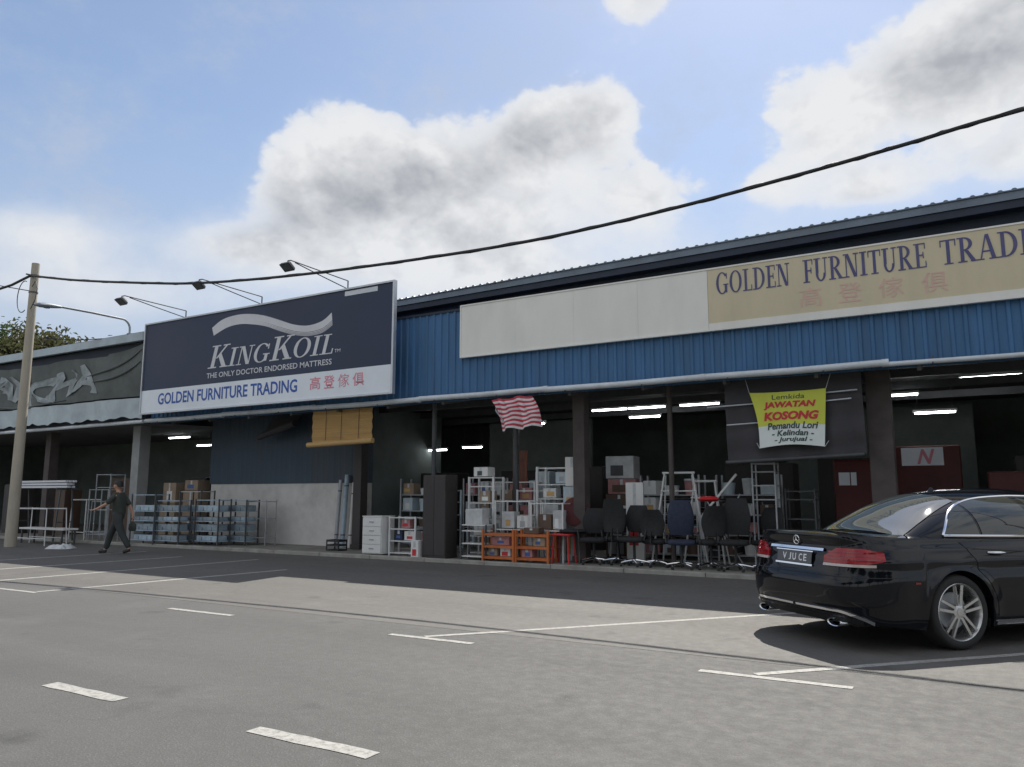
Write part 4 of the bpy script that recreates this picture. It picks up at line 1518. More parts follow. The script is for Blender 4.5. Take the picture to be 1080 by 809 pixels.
# dim display shelves in the second row, each carrying mixed goods
PAL = [('white', 'white_lam'), ('brown', 'carton'), ('bluish', 'pale_blue_lam'), ('milky', 'clear_plastic'), ('pink', 'pinkpack'), ('dark', 'mid_brown')]
TN = ('bottom', 'second', 'third', 'top')
PN = ('left', 'middle', 'right')
R3 = random.Random(23)
for sx, sy, sw, sl in ((-11.9, 15.9, 1.3, 'behind the white drawers'), (-10.35, 16.4, 1.2, 'behind the tall dark cabinet'), (-8.9, 16.2, 1.3, 'behind the packed white shelf'), (-5.35, 15.7, 1.25, 'behind the thin brown post'), (-3.85, 16.0, 1.2, 'behind the slanted ironing board'), (.9, 15.9, 1.3, 'above the car roof at right')):
    rack('display_shelf', 'dim grey display shelf ' + sl, 'shelf', (sx, sy, FZ + .02), sw, .42, 1.72 if sx < 0 else 1.3, [.1, .5, .9, 1.3] if sx < 0 else [.1, .5, .9], M['grey_metal'], M['grey_metal'], 0, 'dim display shelves in the second row', .035)
    for ti, tz in enumerate((.1, .5, .9, 1.3) if sx < 0 else (.1, .5, .9)):
        for pi_ in range(3):
            cn, cm = PAL[R3.randrange(6)]
            bw = sw / 3 - .12 + R3.uniform(-.05, .05)
            bh = R3.uniform(.16, .34)
            if R3.random() < .35:
                t = thing('storage_jar', cn + ' lidded tub, ' + PN[pi_] + ' of ' + TN[ti] + ' tier, dim shelf ' + sl, 'tub', (sx + sw / 3 * (pi_ - 1), sy - .05, FZ + .043 + tz))
                b = MB()
                b.lathe([(0, 0), (bw * .38, 0), (bw * .46, bh * .9), (bw * .40, bh * .9)], 16)
                b.build('tub', M[cm], t, smooth=40)
                b = MB()
                b.lathe([(bw * .47, bh * .86), (bw * .47, bh * .97), (0, bh)], 16)
                b.build('lid', M['pale_blue_lam'], t, smooth=40)
            else:
                carton(cn + ' packet, ' + PN[pi_] + ' of ' + TN[ti] + ' tier, dim shelf ' + sl, (sx + sw / 3 * (pi_ - 1), sy - .04, FZ + .043 + tz), bw, .3, bh, R3.uniform(-.2, .2), cm)
# goods on the orange racks and in the white bays
for x, z, w, h, m, l in ((-8.5, .103, .22, .15, 'carton', 'brown packet on the bottom tier of the left orange rack'), (-8.2, .103, .24, .16, 'white_lam', 'white packet on the bottom tier of the left orange rack'), (-8.32, .323, .42, .16, 'pinkpack', 'long pink packet on the middle tier of the left orange rack'),
                         (-7.7, .103, .24, .16, 'pinkpack', 'pink packet on the bottom tier of the right orange rack'), (-7.42, .323, .26, .17, 'carton', 'brown packet on the middle tier of the right orange rack'), (-7.6, .563, .34, .12, 'mid_brown', 'dark packet on the upper tier of the right orange rack')):
    carton(l, (x, 13.76, FZ + z), w, .24, h, 0, m)
for x, y, z, w, h, m, l in ((-8.4, 14.2, .645, .3, .34, 'clear_plastic', 'milky wrapped bundle in the left white tube bay'), (-8.05, 14.2, .645, .26, .26, 'white_lam', 'white box in the left white tube bay'), (-7.5, 14.15, .645, .3, .3, 'mid_brown', 'dark box in the right white tube bay'), (-7.2, 14.15, .645, .22, .38, 'clear_plastic', 'milky wrapped bundle in the right white tube bay'),
                            (-7.7, 14.75, 1.275, .3, .2, 'white_lam', 'white box on the third tier of the upper white tube shelf'), (-7.4, 14.75, 1.575, .3, .24, 'pale_blue_lam', 'bluish box on the fourth tier of the upper white tube shelf'), (-7.7, 14.75, .725, .4, .4, 'clear_plastic', 'milky parcel low in the upper white tube shelf')):
    carton(l, (x, y, FZ + z), w, .26, h, .05, m)
# plastic chairs in a stack
t0 = thing('plastic_chair', 'lowest white plastic chair of the stack behind the red stool', 'chair', (-6.3, 15.1, FZ), .4, 'stacked plastic chairs')
b = MB()
b.box(-.2, -.2, .42, .2, .2, .44)
b.build('seat', M['white_lam'], t0, bevel=.01)
b = MB()
b.grid([[(-.2 + .4 * i / 8, .2 + .05 * k / 4 - .03 * math.sin(PI * i / 8), .44 + .40 * k / 4) for i in range(9)] for k in range(5)])
b.grid([[(-.2 + .4 * i / 8, .215 + .05 * k / 4 - .03 * math.sin(PI * i / 8), .44 + .40 * k / 4) for i in range(9)] for k in range(5)], 0, True)
b.build('backrest', M['white_lam'], t0, smooth=50)
for x in (-1, 1):
    for y in (-1, 1):
        b = MB()
        b.tube([(x * .22, y * .22, 0), (x * .18, y * .18, .42)], [.02, .018], 8)
        b.build('leg', M['white_lam'], t0)
for k in range(1, 4):
    dup(t0, (-6.3, 15.1 + .02 * k, FZ + .09 * k), .4, ('', 'second white plastic chair of the stack behind the red stool', 'third white plastic chair of the stack behind the red stool', 'topmost white plastic chair of the stack behind the red stool')[k])

# red goods behind the car roof
t = thing('mattress_display', 'upright red mattress pack with pale window and big red letter N behind the car', 'mattress', (-.85, 17.6, FZ + .02), 0)
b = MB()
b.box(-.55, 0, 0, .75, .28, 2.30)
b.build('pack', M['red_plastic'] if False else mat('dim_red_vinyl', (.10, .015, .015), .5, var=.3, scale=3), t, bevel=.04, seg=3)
b = MB()
rows = [[(-.3, -.004, 1.9), (.45, -.004, 1.9)], [(-.3, -.004, 2.26), (.45, -.004, 2.26)]]
b.grid(rows)
b.build('window', M['bill_white'], t)
b = MB()
words(b, 'N', -.02, .3, 1.93, 2.23, -.009, .03, .35)
b.build('lettering', M['letter_red'], t)
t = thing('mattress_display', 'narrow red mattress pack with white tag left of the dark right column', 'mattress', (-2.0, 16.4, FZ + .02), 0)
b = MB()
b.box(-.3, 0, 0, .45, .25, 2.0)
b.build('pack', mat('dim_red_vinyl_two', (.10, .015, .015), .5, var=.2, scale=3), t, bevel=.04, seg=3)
b = MB()
b.box(-.2, -.008, 1.5, .0, -.002, 1.75)
b.box(.02, -.008, 1.5, .12, -.002, 1.75)
b.build('tag', M['bill_white'], t)
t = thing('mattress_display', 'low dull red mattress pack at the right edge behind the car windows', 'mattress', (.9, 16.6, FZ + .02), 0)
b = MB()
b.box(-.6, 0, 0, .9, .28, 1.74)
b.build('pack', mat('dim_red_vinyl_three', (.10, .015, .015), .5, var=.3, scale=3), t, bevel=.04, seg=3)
b = MB()
b.box(-.58, -.006, .1, .88, -.001, .16)
b.build('piping', M['bill_white'], t)


# ------------------------------------------------------------------ the walking person
def skin_mesh(name, J, E, m, parent, sub=2):
    names = list(J)
    me = bpy.data.meshes.new(name)
    me.from_pydata([J[n][0] for n in names], [(names.index(a), names.index(c)) for a, c in E], [])
    o = bpy.data.objects.new(name, me)
    COL.objects.link(o)
    md = o.modifiers.new('skin', 'SKIN')
    md.use_smooth_shade = True
    for i, n in enumerate(names):
        r = J[n][1]
        sv = me.skin_vertices[0].data[i]
        sv.radius = r if isinstance(r, tuple) else (r, r)
        sv.use_root = (i == 0)
    s = o.modifiers.new('sub', 'SUBSURF')
    s.levels = s.render_levels = sub
    dg = bpy.context.evaluated_depsgraph_get()
    m2 = bpy.data.meshes.new_from_object(o.evaluated_get(dg))
    bpy.data.objects.remove(o)
    m2.materials.clear()
    m2.materials.append(m)
    m2.polygons.foreach_set('material_index', [0] * len(m2.polygons))
    m2.polygons.foreach_set('use_smooth', [True] * len(m2.polygons))
    o = bpy.data.objects.new(name, m2)
    COL.objects.link(o)
    o.parent = parent
    return o


fx, fy = -.861, -.508
per = thing('person', 'person in dark olive work clothes striding left past the concrete pole', 'person', (-17.67, 11.35, 0), math.atan2(fy, fx))
J = {
    'pelvis': ((0, 0, .92), (.13, .10)), 'waist': ((.0, 0, 1.06), (.12, .09)), 'chest': ((.02, 0, 1.28), (.155, .105)), 'neckb': ((.02, 0, 1.43), (.06, .06)), 'neck': ((.045, 0, 1.50), (.052, .052)),
    'headlow': ((.07, 0, 1.555), (.072, .075)), 'head': ((.075, 0, 1.63), (.088, .098)), 'headtop': ((.06, 0, 1.70), (.06, .065)),
    'shl': ((.02, .17, 1.39), .06), 'ell': ((.20, .23, 1.17), .042), 'wrl': ((.42, .22, 1.06), .028), 'hal': ((.47, .215, 1.045), .03),
    'shr': ((.02, -.17, 1.39), .06), 'elr': ((-.14, -.24, 1.13), .042), 'wrr': ((-.22, -.25, .90), .028), 'har': ((-.23, -.25, .85), .03),
    'hipl': ((0, .09, .88), .095), 'knl': ((-.14, .10, .50), .06), 'anl': ((-.36, .10, .13), .042), 'tol': ((-.24, .11, .045), .035),
    'hipr': ((0, -.09, .88), .095), 'knr': ((.20, -.09, .49), .06), 'anr': ((.30, -.09, .09), .042), 'tor': ((.44, -.09, .05), .035),
}
E_ = [('pelvis', 'waist'), ('waist', 'chest'), ('chest', 'neckb'), ('neckb', 'neck'), ('neck', 'headlow'), ('headlow', 'head'), ('head', 'headtop'), ('chest', 'shl'), ('shl', 'ell'), ('ell', 'wrl'), ('wrl', 'hal'), ('chest', 'shr'), ('shr', 'elr'), ('elr', 'wrr'), ('wrr', 'har'),
      ('pelvis', 'hipl'), ('hipl', 'knl'), ('knl', 'anl'), ('anl', 'tol'), ('pelvis', 'hipr'), ('hipr', 'knr'), ('knr', 'anr'), ('anr', 'tor')]
# nose, ears and fingers grow out of the same skeleton
J['nose'] = ((.165, 0, 1.615), .014)
E_.append(('head', 'nose'))
for s, n in ((1, 'earl'), (-1, 'earr')):
    J[n] = ((.065, s * .10, 1.62), .02)
    E_.append(('head', n))
for h, c, d, s in (('hal', (.47, .215, 1.045), (1, 0, -.25), 1), ('har', (-.23, -.25, .85), (.1, .0, -1), -1)):
    d = Vector(d).normalized()
    for k in range(4):
        o1 = Vector(c) + d * .05 + Vector((0, (k - 1.5) * .018, 0))
        o2 = o1 + d * (.045 + .006 * (1.5 - abs(k - 1.5))) + Vector((0, 0, -.012))
        J[h + 'f%d' % k] = (tuple(o1), .010)
        J[h + 'g%d' % k] = (tuple(o2), .008)
        E_ += [(h, h + 'f%d' % k), (h + 'f%d' % k, h + 'g%d' % k)]
    tb = Vector(c) + d * .02 + Vector((.01, -s * .045, .0))
    J[h + 'th'] = (tuple(tb), .011)
    E_.append((h, h + 'th'))
JB = dict(J)
for n_, k_ in (('pelvis', .72), ('waist', .75), ('chest', .74), ('shl', .7), ('shr', .7), ('hipl', .75), ('hipr', .75), ('knl', .85), ('knr', .85), ('anl', .8), ('anr', .8), ('tol', .7), ('tor', .7)):
    r_ = J[n_][1]
    JB[n_] = (J[n_][0], tuple(v * k_ for v in r_) if isinstance(r_, tuple) else r_ * k_)
body = skin_mesh('body', JB, E_, M['skin'], per)
ex = .017


def grow(names, extra):
    return {n: (J[n][0], tuple(v + extra for v in J[n][1]) if isinstance(J[n][1], tuple) else J[n][1] + extra) for n in names}


S = grow(['pelvis', 'waist', 'chest', 'neckb', 'shl', 'shr', 'ell', 'elr'], .022)
S['pelvis'] = ((0, 0, .84), (.185, .145))
S['waist'] = ((0, 0, 1.06), (.165, .13))
S['chest'] = ((.02, 0, 1.28), (.19, .135))
S['neckb'] = ((.02, 0, 1.42), (.075, .075))
skin_mesh('shirt', S, [('pelvis', 'waist'), ('waist', 'chest'), ('chest', 'neckb'), ('chest', 'shl'), ('shl', 'ell'), ('chest', 'shr'), ('shr', 'elr')], M['dark_cloth'], per)
T = grow(['waist', 'pelvis', 'hipl', 'knl', 'anl', 'hipr', 'knr', 'anr'], .026)
T['waist'] = ((0, 0, 1.03), (.14, .108))
T['pelvis'] = ((0, 0, .92), (.155, .12))
skin_mesh('trousers', T, [('waist', 'pelvis'), ('pelvis', 'hipl'), ('hipl', 'knl'), ('knl', 'anl'), ('pelvis', 'hipr'), ('hipr', 'knr'), ('knr', 'anr')], M['trouser'], per)
for a, t_ in (('anl', 'tol'), ('anr', 'tor')):
    pa, pt = Vector(J[a][0]), Vector(J[t_][0])
    skin_mesh('shoe', {'heel': (tuple(pa + Vector((-.03, 0, -.035))), .05), 'mid': (tuple((pa + pt) / 2 + Vector((0, 0, -.01))), .048), 'toe': (tuple(pt + Vector((.03, 0, -.008))), .04)}, [('heel', 'mid'), ('mid', 'toe')], M['shoe'], per, 2)
b = MB()
rows = []
for i in range(8):
    th = rad(4 + 92 * i / 7)
    rows.append([(.055 + .112 * math.sin(th) * math.cos(a) * (.86 if math.cos(a) > 0 else 1.05), .104 * math.sin(th) * math.sin(a), 1.645 + .098 * math.cos(th) - (.05 if math.cos(a) < -.2 and i > 4 else 0)) for a in [2 * PI * k / 20 for k in range(20)]])
b.grid(rows, closed=True, flip=True)
b.add(rows[0], [tuple(range(20))])
b.build('hair', M['hair'], per, smooth=60)
b = MB()
for s in (-1, 1):
    b.lathe([(0, .006), (.008, .004), (.011, 0)], 8, Matrix.Translation((.158, s * .034, 1.645)) @ Euler((0, PI / 2, 0)).to_matrix().to_4x4())
b.build('eyes', M['hair'], body)
t = thing('carry_bag', 'dark bag held low in the hand of the walking person', 'bag', (0, 0, 0), 0)
hw = Matrix.Translation(per.location) @ Matrix.Rotation(math.atan2(fy, fx), 4, 'Z') @ Vector((-.23, -.25, .80))
t.location = (hw.x, hw.y, .52)
b = MB()
rows = []
for z, w, d in ((.0, .10, .05), (.05, .13, .07), (.16, .12, .06), (.22, .06, .02)):
    rows.append([(w * math.cos(a), d * math.sin(a), z) for a in [2 * PI * k / 14 for k in range(14)]])
b.grid(rows, closed=True)
b.add(rows[0], [tuple(range(13, -1, -1))])
b.build('sack', M['dark_cloth'], t, smooth=60)
b = MB()
b.tube([(-.05, 0, .21), (-.02, 0, .29), (.02, 0, .29), (.05, 0, .21)], .007, 6)
b.build('handle', M['dark_cloth'], t, smooth=60)


# ------------------------------------------------------------------ the car
CA = rad(48)
car = thing('parked_sedan', 'black sedan parked nose to the shop with red tail lamps toward the viewer', 'car', (-1.575, 8.086, 0), CA)
LEN, HW = 4.88, .915
XRW, XFW, RA = 1.13, 4.004, .375
CX = .075


def lerp_tab(tab, x):
    if x <= tab[0][0]:
        return tab[0][1]
    for (a, u), (c, v) in zip(tab, tab[1:]):
        if x <= c:
            t = (x - a) / (c - a)
            t = t * t * (3 - 2 * t)
            return u + (v - u) * t
    return tab[-1][1]


def outline_half():
    pts = []
    for i in range(14):
        y = .80 * i / 14
        pts.append((.55 * (1 - math.sqrt(max(0, 1 - (y / HW) ** 5))), y))
    x0 = .55 * (1 - math.sqrt(max(0, 1 - (.80 / HW) ** 5)))
    xs = []
    n = 150
    for i in range(n + 1):
        xs.append(x0 + (4.48 - x0) * i / n)
    for x in xs:
        w = HW
        if x < .55:
            w = HW * (1 - (1 - x / .55) ** 2) ** (1 / 5)
        if x > 3.98:
            w = HW * (1 - ((x - 3.98) / .9) ** 2.4) ** (1 / 3.2)
        pts.append((x, w + .012 * math.sin(PI * max(0, min(1, (x - .5) / 3.6)))))
    ylast = pts[-1][1]
    for i in range(1, 13):
        y = ylast * (1 - i / 12)
        xx = 3.98 + .9 * max(0, 1 - (y / HW) ** 3.2) ** (1 / 2.4)
        pts.append((xx, y))
    return pts


OUT = outline_half()
ARC = [0.]
for p, q in zip(OUT, OUT[1:]):
    ARC.append(ARC[-1] + math.hypot(q[0] - p[0], q[1] - p[1]))
NRM = []
for i in range(len(OUT)):
    a, c = OUT[max(0, i - 1)], OUT[min(len(OUT) - 1, i + 1)]
    dx, dy = c[0] - a[0], c[1] - a[1]
    l = math.hypot(dx, dy) or 1
    NRM.append((-dy / l, dx / l))
NRM[0] = (-1, 0)
NRM[-1] = (1, 0)
D_SIDE = [(.12, -.10), (.20, -.045), (.30, -.012), (.45, .0), (.62, .002), (.74, -.012), (.79, -.006), (.88, -.035), (.97, -.085), (1.04, -.13)]
D_REAR = [(.15, -.17), (.24, -.09), (.33, -.035), (.44, .0), (.58, .005), (.635, -.008), (.675, -.035), (.72, -.045), (.80, -.068), (.94, -.105), (.985, -.080), (1.03, -.085)]
ZTOP = [(0, 1.025), (.25, 1.02), (.8, 1.00), (1.5, .985), (3.2, .95), (4.0, .88), (4.5, .78), (4.8, .66)]


def at_arc(s):
    s = max(0, min(ARC[-1], s))
    lo, hi = 0, len(ARC) - 1
    while hi - lo > 1:
        m = (lo + hi) // 2
        if ARC[m] <= s:
            lo = m
        else:
            hi = m
    t = (s - ARC[lo]) / (ARC[hi] - ARC[lo])
    f = lambda A: tuple(A[lo][k] + (A[hi][k] - A[lo][k]) * t for k in (0, 1))
    return f(OUT), f(NRM)


def s_of_y(y):
    for i in range(len(OUT) - 1):
        if OUT[i][1] <= y <= OUT[i + 1][1]:
            return ARC[i] + (ARC[i + 1] - ARC[i]) * (y - OUT[i][1]) / max(1e-9, OUT[i + 1][1] - OUT[i][1])
    return ARC[14]


def s_of_x(x):
    for i in range(14, len(OUT) - 1):
        if OUT[i][0] <= x <= OUT[i + 1][0]:
            return ARC[i] + (ARC[i + 1] - ARC[i]) * (x - OUT[i][0]) / max(1e-9, OUT[i + 1][0] - OUT[i][0])
    return ARC[14]


def skin_pt(p, n, z, off=0., side=-1):
    """point on the lower body shell; side -1 = right flank (local -y)"""
    rearness = max(0., -n[0])
    frontness = max(0., n[0])
    w = abs(n[1]) ** 2
    d = lerp_tab(D_SIDE, z) * w + lerp_tab(D_REAR, z) * (1 - w)
    if frontness > .3:
        d = lerp_tab(D_SIDE, z) * w + (1 - w) * (lerp_tab(D_SIDE, z) - .15 * max(0, z - .5))
    # wheel arch flare
    fl = 0
    for xa in (XRW, XFW):
        r = math.hypot(p[0] - xa, z - .335)
        fl += .016 * math.exp(-((r - RA) / .07) ** 2)
    d += off + fl * w
    return Vector((p[0] + n[0] * d, side * (p[1] + n[1] * d), z))


def body_pt(s, z, off=0., side=-1):
    p, n = at_arc(s)
    return skin_pt(p, n, z, off, side)


def z_low(p, n):
    z = .19
    if n[0] < -.5:
        z = .24
    elif p[0] < .75:
        z = .24 - .05 * max(0, min(1, (p[0] - .3) / .45))
    for xa in (XRW, XFW):
        d = abs(p[0] - xa)
        if d < RA and abs(n[1]) > .5:
            z = max(z, .335 + math.sqrt(RA * RA - d * d))
    return z


shell = MB()
NZ = 26
cols = {}
for side in (-1, 1):
    rows = []
    for p, n in zip(OUT, NRM):
        z0, z1 = z_low(p, n), lerp_tab(ZTOP, p[0])
        rows.append([skin_pt(p, n, z0 + (z1 - z0) * k / NZ, 0, side) for k in range(NZ + 1)])
    cols[side] = rows
    shell.grid(rows, 0, side > 0)
    # returned lip so the edge of the arches and sills has thickness
    lip = [[r[0], Vector((r[0].x, r[0].y * .93, r[0].z + .004))] for r in rows]
    shell.grid(lip, 0, side < 0)
# deck between the two shoulder lines
rows = []
for i, (p, n) in enumerate(zip(OUT, NRM)):
    a, c = cols[-1][i][-1], cols[1][i][-1]
    crown = (.030 if p[0] < 2 else .055) * min(1., abs(a.y) / .85) * (1 if p[0] > .1 else p[0] / .1 * .6 + .4)
    row = []
    for k in range(17):
        u = -1 + 2 * k / 16
        row.append(Vector((a.x, a.y + (c.y - a.y) * k / 16, a.z + crown * (1 - u * u) * (1 if abs(u) < 1 else 0))))
    rows.append(row)
shell.grid(rows, 0)

# cabin
ZC = [(.60, 1.012), (.76, 1.05), (1.0, 1.18), (1.25, 1.305), (1.5, 1.395), (1.75, 1.44), (2.1, 1.464), (2.4, 1.47), (2.7, 1.455), (2.95, 1.405), (3.2, 1.31), (3.5, 1.15), (3.75, .99)]
YB = [(.60, .60), (.9, .70), (1.3, .765), (1.8, .80), (2.5, .81), (3.1, .79), (3.5, .74), (3.75, .66)]
ZC = [(x + CX, z) for x, z in ZC]
YB = [(x + CX, z) for x, z in YB]
CP, CQ, CK = 2.5, 2.9, .15


def lin(tab, x):
    if x <= tab[0][0]:
        return tab[0][1]
    n = len(tab) - 1
    for i in range(n):
        if x <= tab[i + 1][0]:
            u = (x - tab[i][0]) / (tab[i + 1][0] - tab[i][0])
            P = [tab[max(0, min(n, i + k))] for k in (-1, 0, 1, 2)]
            m1 = (P[2][1] - P[0][1]) / max(1e-6, P[2][0] - P[0][0]) * (P[2][0] - P[1][0])
            m2 = (P[3][1] - P[1][1]) / max(1e-6, P[3][0] - P[1][0]) * (P[2][0] - P[1][0])
            return (2 * u ** 3 - 3 * u * u + 1) * P[1][1] + (u ** 3 - 2 * u * u + u) * m1 + (-2 * u ** 3 + 3 * u * u) * P[2][1] + (u ** 3 - u * u) * m2
    return tab[-1][1]


ZB = .93


def cab_y(x, z):
    t = max(0., min(1., (z - ZB) / (lin(ZC, x) - ZB)))
    return lin(YB, x) * (1 - t ** CQ) ** (1 / CP) - CK * (z - ZB)


def cab_z(x, y):
    y0 = abs(y)
    z = lin(ZC, x)
    for _ in range(6):
        yy = min(.999, (y0 + CK * (z - ZB)) / lin(YB, x))
        z = ZB + (lin(ZC, x) - ZB) * (1 - yy ** CP) ** (1 / CQ)
    return z


rows = []
NS, NT = 70, 44
for i in range(NS + 1):
    x = CX + .60 + 3.15 * i / NS
    row = []
    for k in range(NT + 1):
        th = PI * k / NT
        c, s_ = math.cos(th), math.sin(th)
        h = lin(ZC, x) - ZB
        z = ZB + h * abs(s_) ** (2 / CQ)
        y = lin(YB, x) * abs(c) ** (2 / CP)
        y = max(0, y - CK * (z - ZB)) if abs(c) > 1e-6 else 0
        row.append(Vector((x, -math.copysign(y, c), z)))
    rows.append(row)
shell.grid(rows, 0, False)
bodyo = shell.build('body', M['car_paint'], car, smooth=42)

# underside and wheel wells
b = MB()
b.box(.25, -.60, .20, 4.6, .60, .26)
b.box(1.5, -.86, .20, 3.45, .86, .26)
b.box(.12, -.62, .24, .6, .62, .5)
b.build('underbody', M['car_black'], car)
for xa in (XRW, XFW):
    for s in (-1, 1):
        b = MB()
        arc = [(xa + (RA + .012) * math.cos(rad(a)), .335 + (RA + .012) * math.sin(rad(a))) for a in range(-25, 206, 11)]
        b.grid([[(x, s * .875, z) for x, z in arc], [(x, s * .58, z) for x, z in arc]])
        c0 = [(x, s * .58, z) for x, z in arc]
        b.add(c0, [tuple(range(len(c0)))])
        b.build('wheel_well', M['car_black'], car)

# glass and trims
b = MB()
DT = [(1.10, 1.016), (1.16, 1.085), (1.25, 1.17), (1.36, 1.245), (1.52, 1.312), (1.72, 1.355), (1.98, 1.377), (2.3, 1.385), (2.7, 1.365), (3.0, 1.29), (3.3, 1.12), (3.46, .985)]
DT = [(x + CX, z) for x, z in DT]
DB = [(1.10, 1.012), (3.46, .975)]


def side_glass(x0, x1, side):
    b = MB()
    rows = []
    n = max(6, int((x1 - x0) / .04))
    for i in range(n + 1):
        x = x0 + (x1 - x0) * i / n
        zb, zt = lerp_tab(DB, x) if False else DB[0][1] + (DB[1][1] - DB[0][1]) * (x - CX - 1.1) / 2.36, lin(DT, x)
        rows.append([Vector((x, side * (cab_y(x, zb + (zt - zb) * k / 8) + .005), zb + (zt - zb) * k / 8)) for k in range(9)])
    b.grid(rows, 0, side < 0)
    return b.build('side_window', M['car_glass'], car, smooth=50)


for side in (-1, 1):
    side_glass(CX + 1.10, CX + 1.50, side)
    side_glass(CX + 1.53, CX + 2.19, side)
    side_glass(CX + 2.27, CX + 3.45, side)
    b = MB()
    pts = []
    for i in range(40):
        x = CX + 1.10 + 2.36 * i / 39
        z = lin(DT, x)
        pts.append((x, side * (cab_y(x, z) + .007), z))
    for i in range(30):
        x = CX + 3.46 - 2.36 * i / 29
        z = DB[0][1] + (DB[1][1] - DB[0][1]) * (x - CX - 1.1) / 2.36
        pts.append((x, side * (cab_y(x, z) + .012), z))
    b.tube(pts, .0125, 6, closed=True)
    b.build('window_trim', M['chrome'], car, smooth=50)
b = MB()
rows = []
for i in range(19):
    x = CX + .72 + .80 * i / 18
    hw = .585 - .11 * (i / 18)
    rows.append([Vector((x - .0035, -hw + 2 * hw * k / 20, cab_z(x, -hw + 2 * hw * k / 20) + .006)) for k in range(21)])
b.grid(rows, 0, True)
b.build('rear_window', M['rear_glass'], car, smooth=60)
b = MB()
rows = []
for i in range(15):
    x = CX + 2.92 + .76 * i / 14
    hw = .50 + .10 * (i / 14)
    rows.append([Vector((x + .003, -hw + 2 * hw * k / 16, cab_z(x, -hw + 2 * hw * k / 16) + .006)) for k in range(17)])
b.grid(rows, 0, True)
b.build('windscreen', M['car_glass'], car, smooth=60)
b = MB()
b.box(1.72, -.022, 1.41, 1.86, .022, 1.425)
b.prism([(1.76, 1.42), (1.86, 1.425), (1.84, 1.47), (1.81, 1.475)], -.01, .01)
b.build('roof_antenna', M['car_paint'], car, bevel=.005)


def patch(mb, ss, zlo, zhi, off, side=-1, nz=4, mi=0, edge=0.):
    """curved piece laid on the shell: ss list of arc positions; zlo/zhi functions of t 0..1"""
    rows = []
    n = len(ss)
    for i, s in enumerate(ss):
        t = i / (n - 1)
        a, c = zlo(t), zhi(t)
        col = [body_pt(s, a + (c - a) * k / nz, off, side) for k in range(nz + 1)]
        if edge:
            col = [body_pt(s, a, off - edge, side)] + col + [body_pt(s, c, off - edge, side)]
        rows.append(col)
    mb.grid(rows, mi, side > 0)
    if edge:
        mb.add([rows[0][k] for k in range(len(rows[0]))], [tuple(range(len(rows[0])))], mi)


def span(a, c, n):
    return [a + (c - a) * i / (n - 1) for i in range(n)]


# tail lamps
for side in (-1, 1):
    s0, s1 = s_of_y(.42), s_of_x(.34)
    tl = MB()
    patch(tl, span(s0, s1, 40), lambda t: .775 + .03 * max(0, t - .75) / .25, lambda t: .835 + .075 * min(1, t / .22) - .03 * max(0, t - .7) / .3, .016, side, 6, 0, .02)
    lamp = tl.build('tail_lamp', M['lens_red'], car, smooth=60)
    b = MB()
    patch(b, span(s_of_y(.42), s_of_x(.26), 34), lambda t: .748, lambda t: .772, .017, side, 2, 0, .02)
    b.build('reverse_strip', M['lens_clear'], lamp, smooth=60)
    for za, zb, xe in ((.808, .818, .31), (.838, .846, .30), (.868, .880, .27)):
        b = MB()
        patch(b, span(s_of_y(.46), s_of_x(xe), 34), lambda t: za, lambda t: zb, .0185, side, 1)
        b.build('lamp_band', M['lens_deep'], lamp, smooth=60)
# shut lines of boot lid and bumper
b = MB()
for side in (-1, 1):
    patch(b, span(0, s_of_x(.55), 40), lambda t: .655, lambda t: .662, .0015, side, 1)
    s = s_of_y(.60)
    patch(b, [s, s + .007], lambda t: .66, lambda t: 1.0, .0015, side, 10)
b.build('shut_line', M['car_black'], car)
# chrome bar, plate, badge
b = MB()
for side in (-1, 1):
    patch(b, span(0, s_of_y(.40), 14), lambda t: .872, lambda t: .897, .022, side, 2, 0, .02)
b.build('chrome_bar', M['chrome'], car, smooth=50)
px = body_pt(0, .80, 0).x
Mp = Matrix.Translation((px - .022, 0, .795)) @ Euler((0, rad(9), 0)).to_matrix().to_4x4()
b = MB()
b.box(-.004, -.26, -.056, .004, .26, .056, 0, Mp)
pl = b.build('number_plate', M['plate'], car, bevel=.004)
b = MB()
for body_, u0, u1 in (('J', -.075, -.04), ('U', -.02, .035), ('C', .075, .125), ('E', .145, .19), ('V', -.17, -.11)):
    vs, fs = text_geo(body_, .02)
    v2 = fit(vs, u0, u1, -.034, .034, 0)
    b.add([Mp @ Vector((-.0052, -x, z)) for x, y, z in v2], fs)
b.build('lettering', M['plate_char'], pl)
b = MB()
b.box(-.006, -.275, -.075, .004, .275, -.058, 0, Mp)
b.box(-.006, -.275, .058, .004, .275, .068, 0, Mp)
b.build('plate_frame', M['chrome'], car)
bx = body_pt(0, .955, 0).x
Mb = Matrix.Translation((bx - .016, 0, .958)) @ Euler((0, rad(-90), 0)).to_matrix().to_4x4()
b = MB()
b.tube([Mb @ Vector((.042 * math.cos(2 * PI * k / 24), .042 * math.sin(2 * PI * k / 24), 0)) for k in range(24)], .005, 6, closed=True)
for k in range(3):
    a = 2 * PI * k / 3
    b.tube([Mb @ Vector((0, 0, .003)), Mb @ Vector((.04 * math.cos(a), .04 * math.sin(a), .002))], [.006, .002], 6)
b.build('badge', M['chrome'], car, smooth=50)
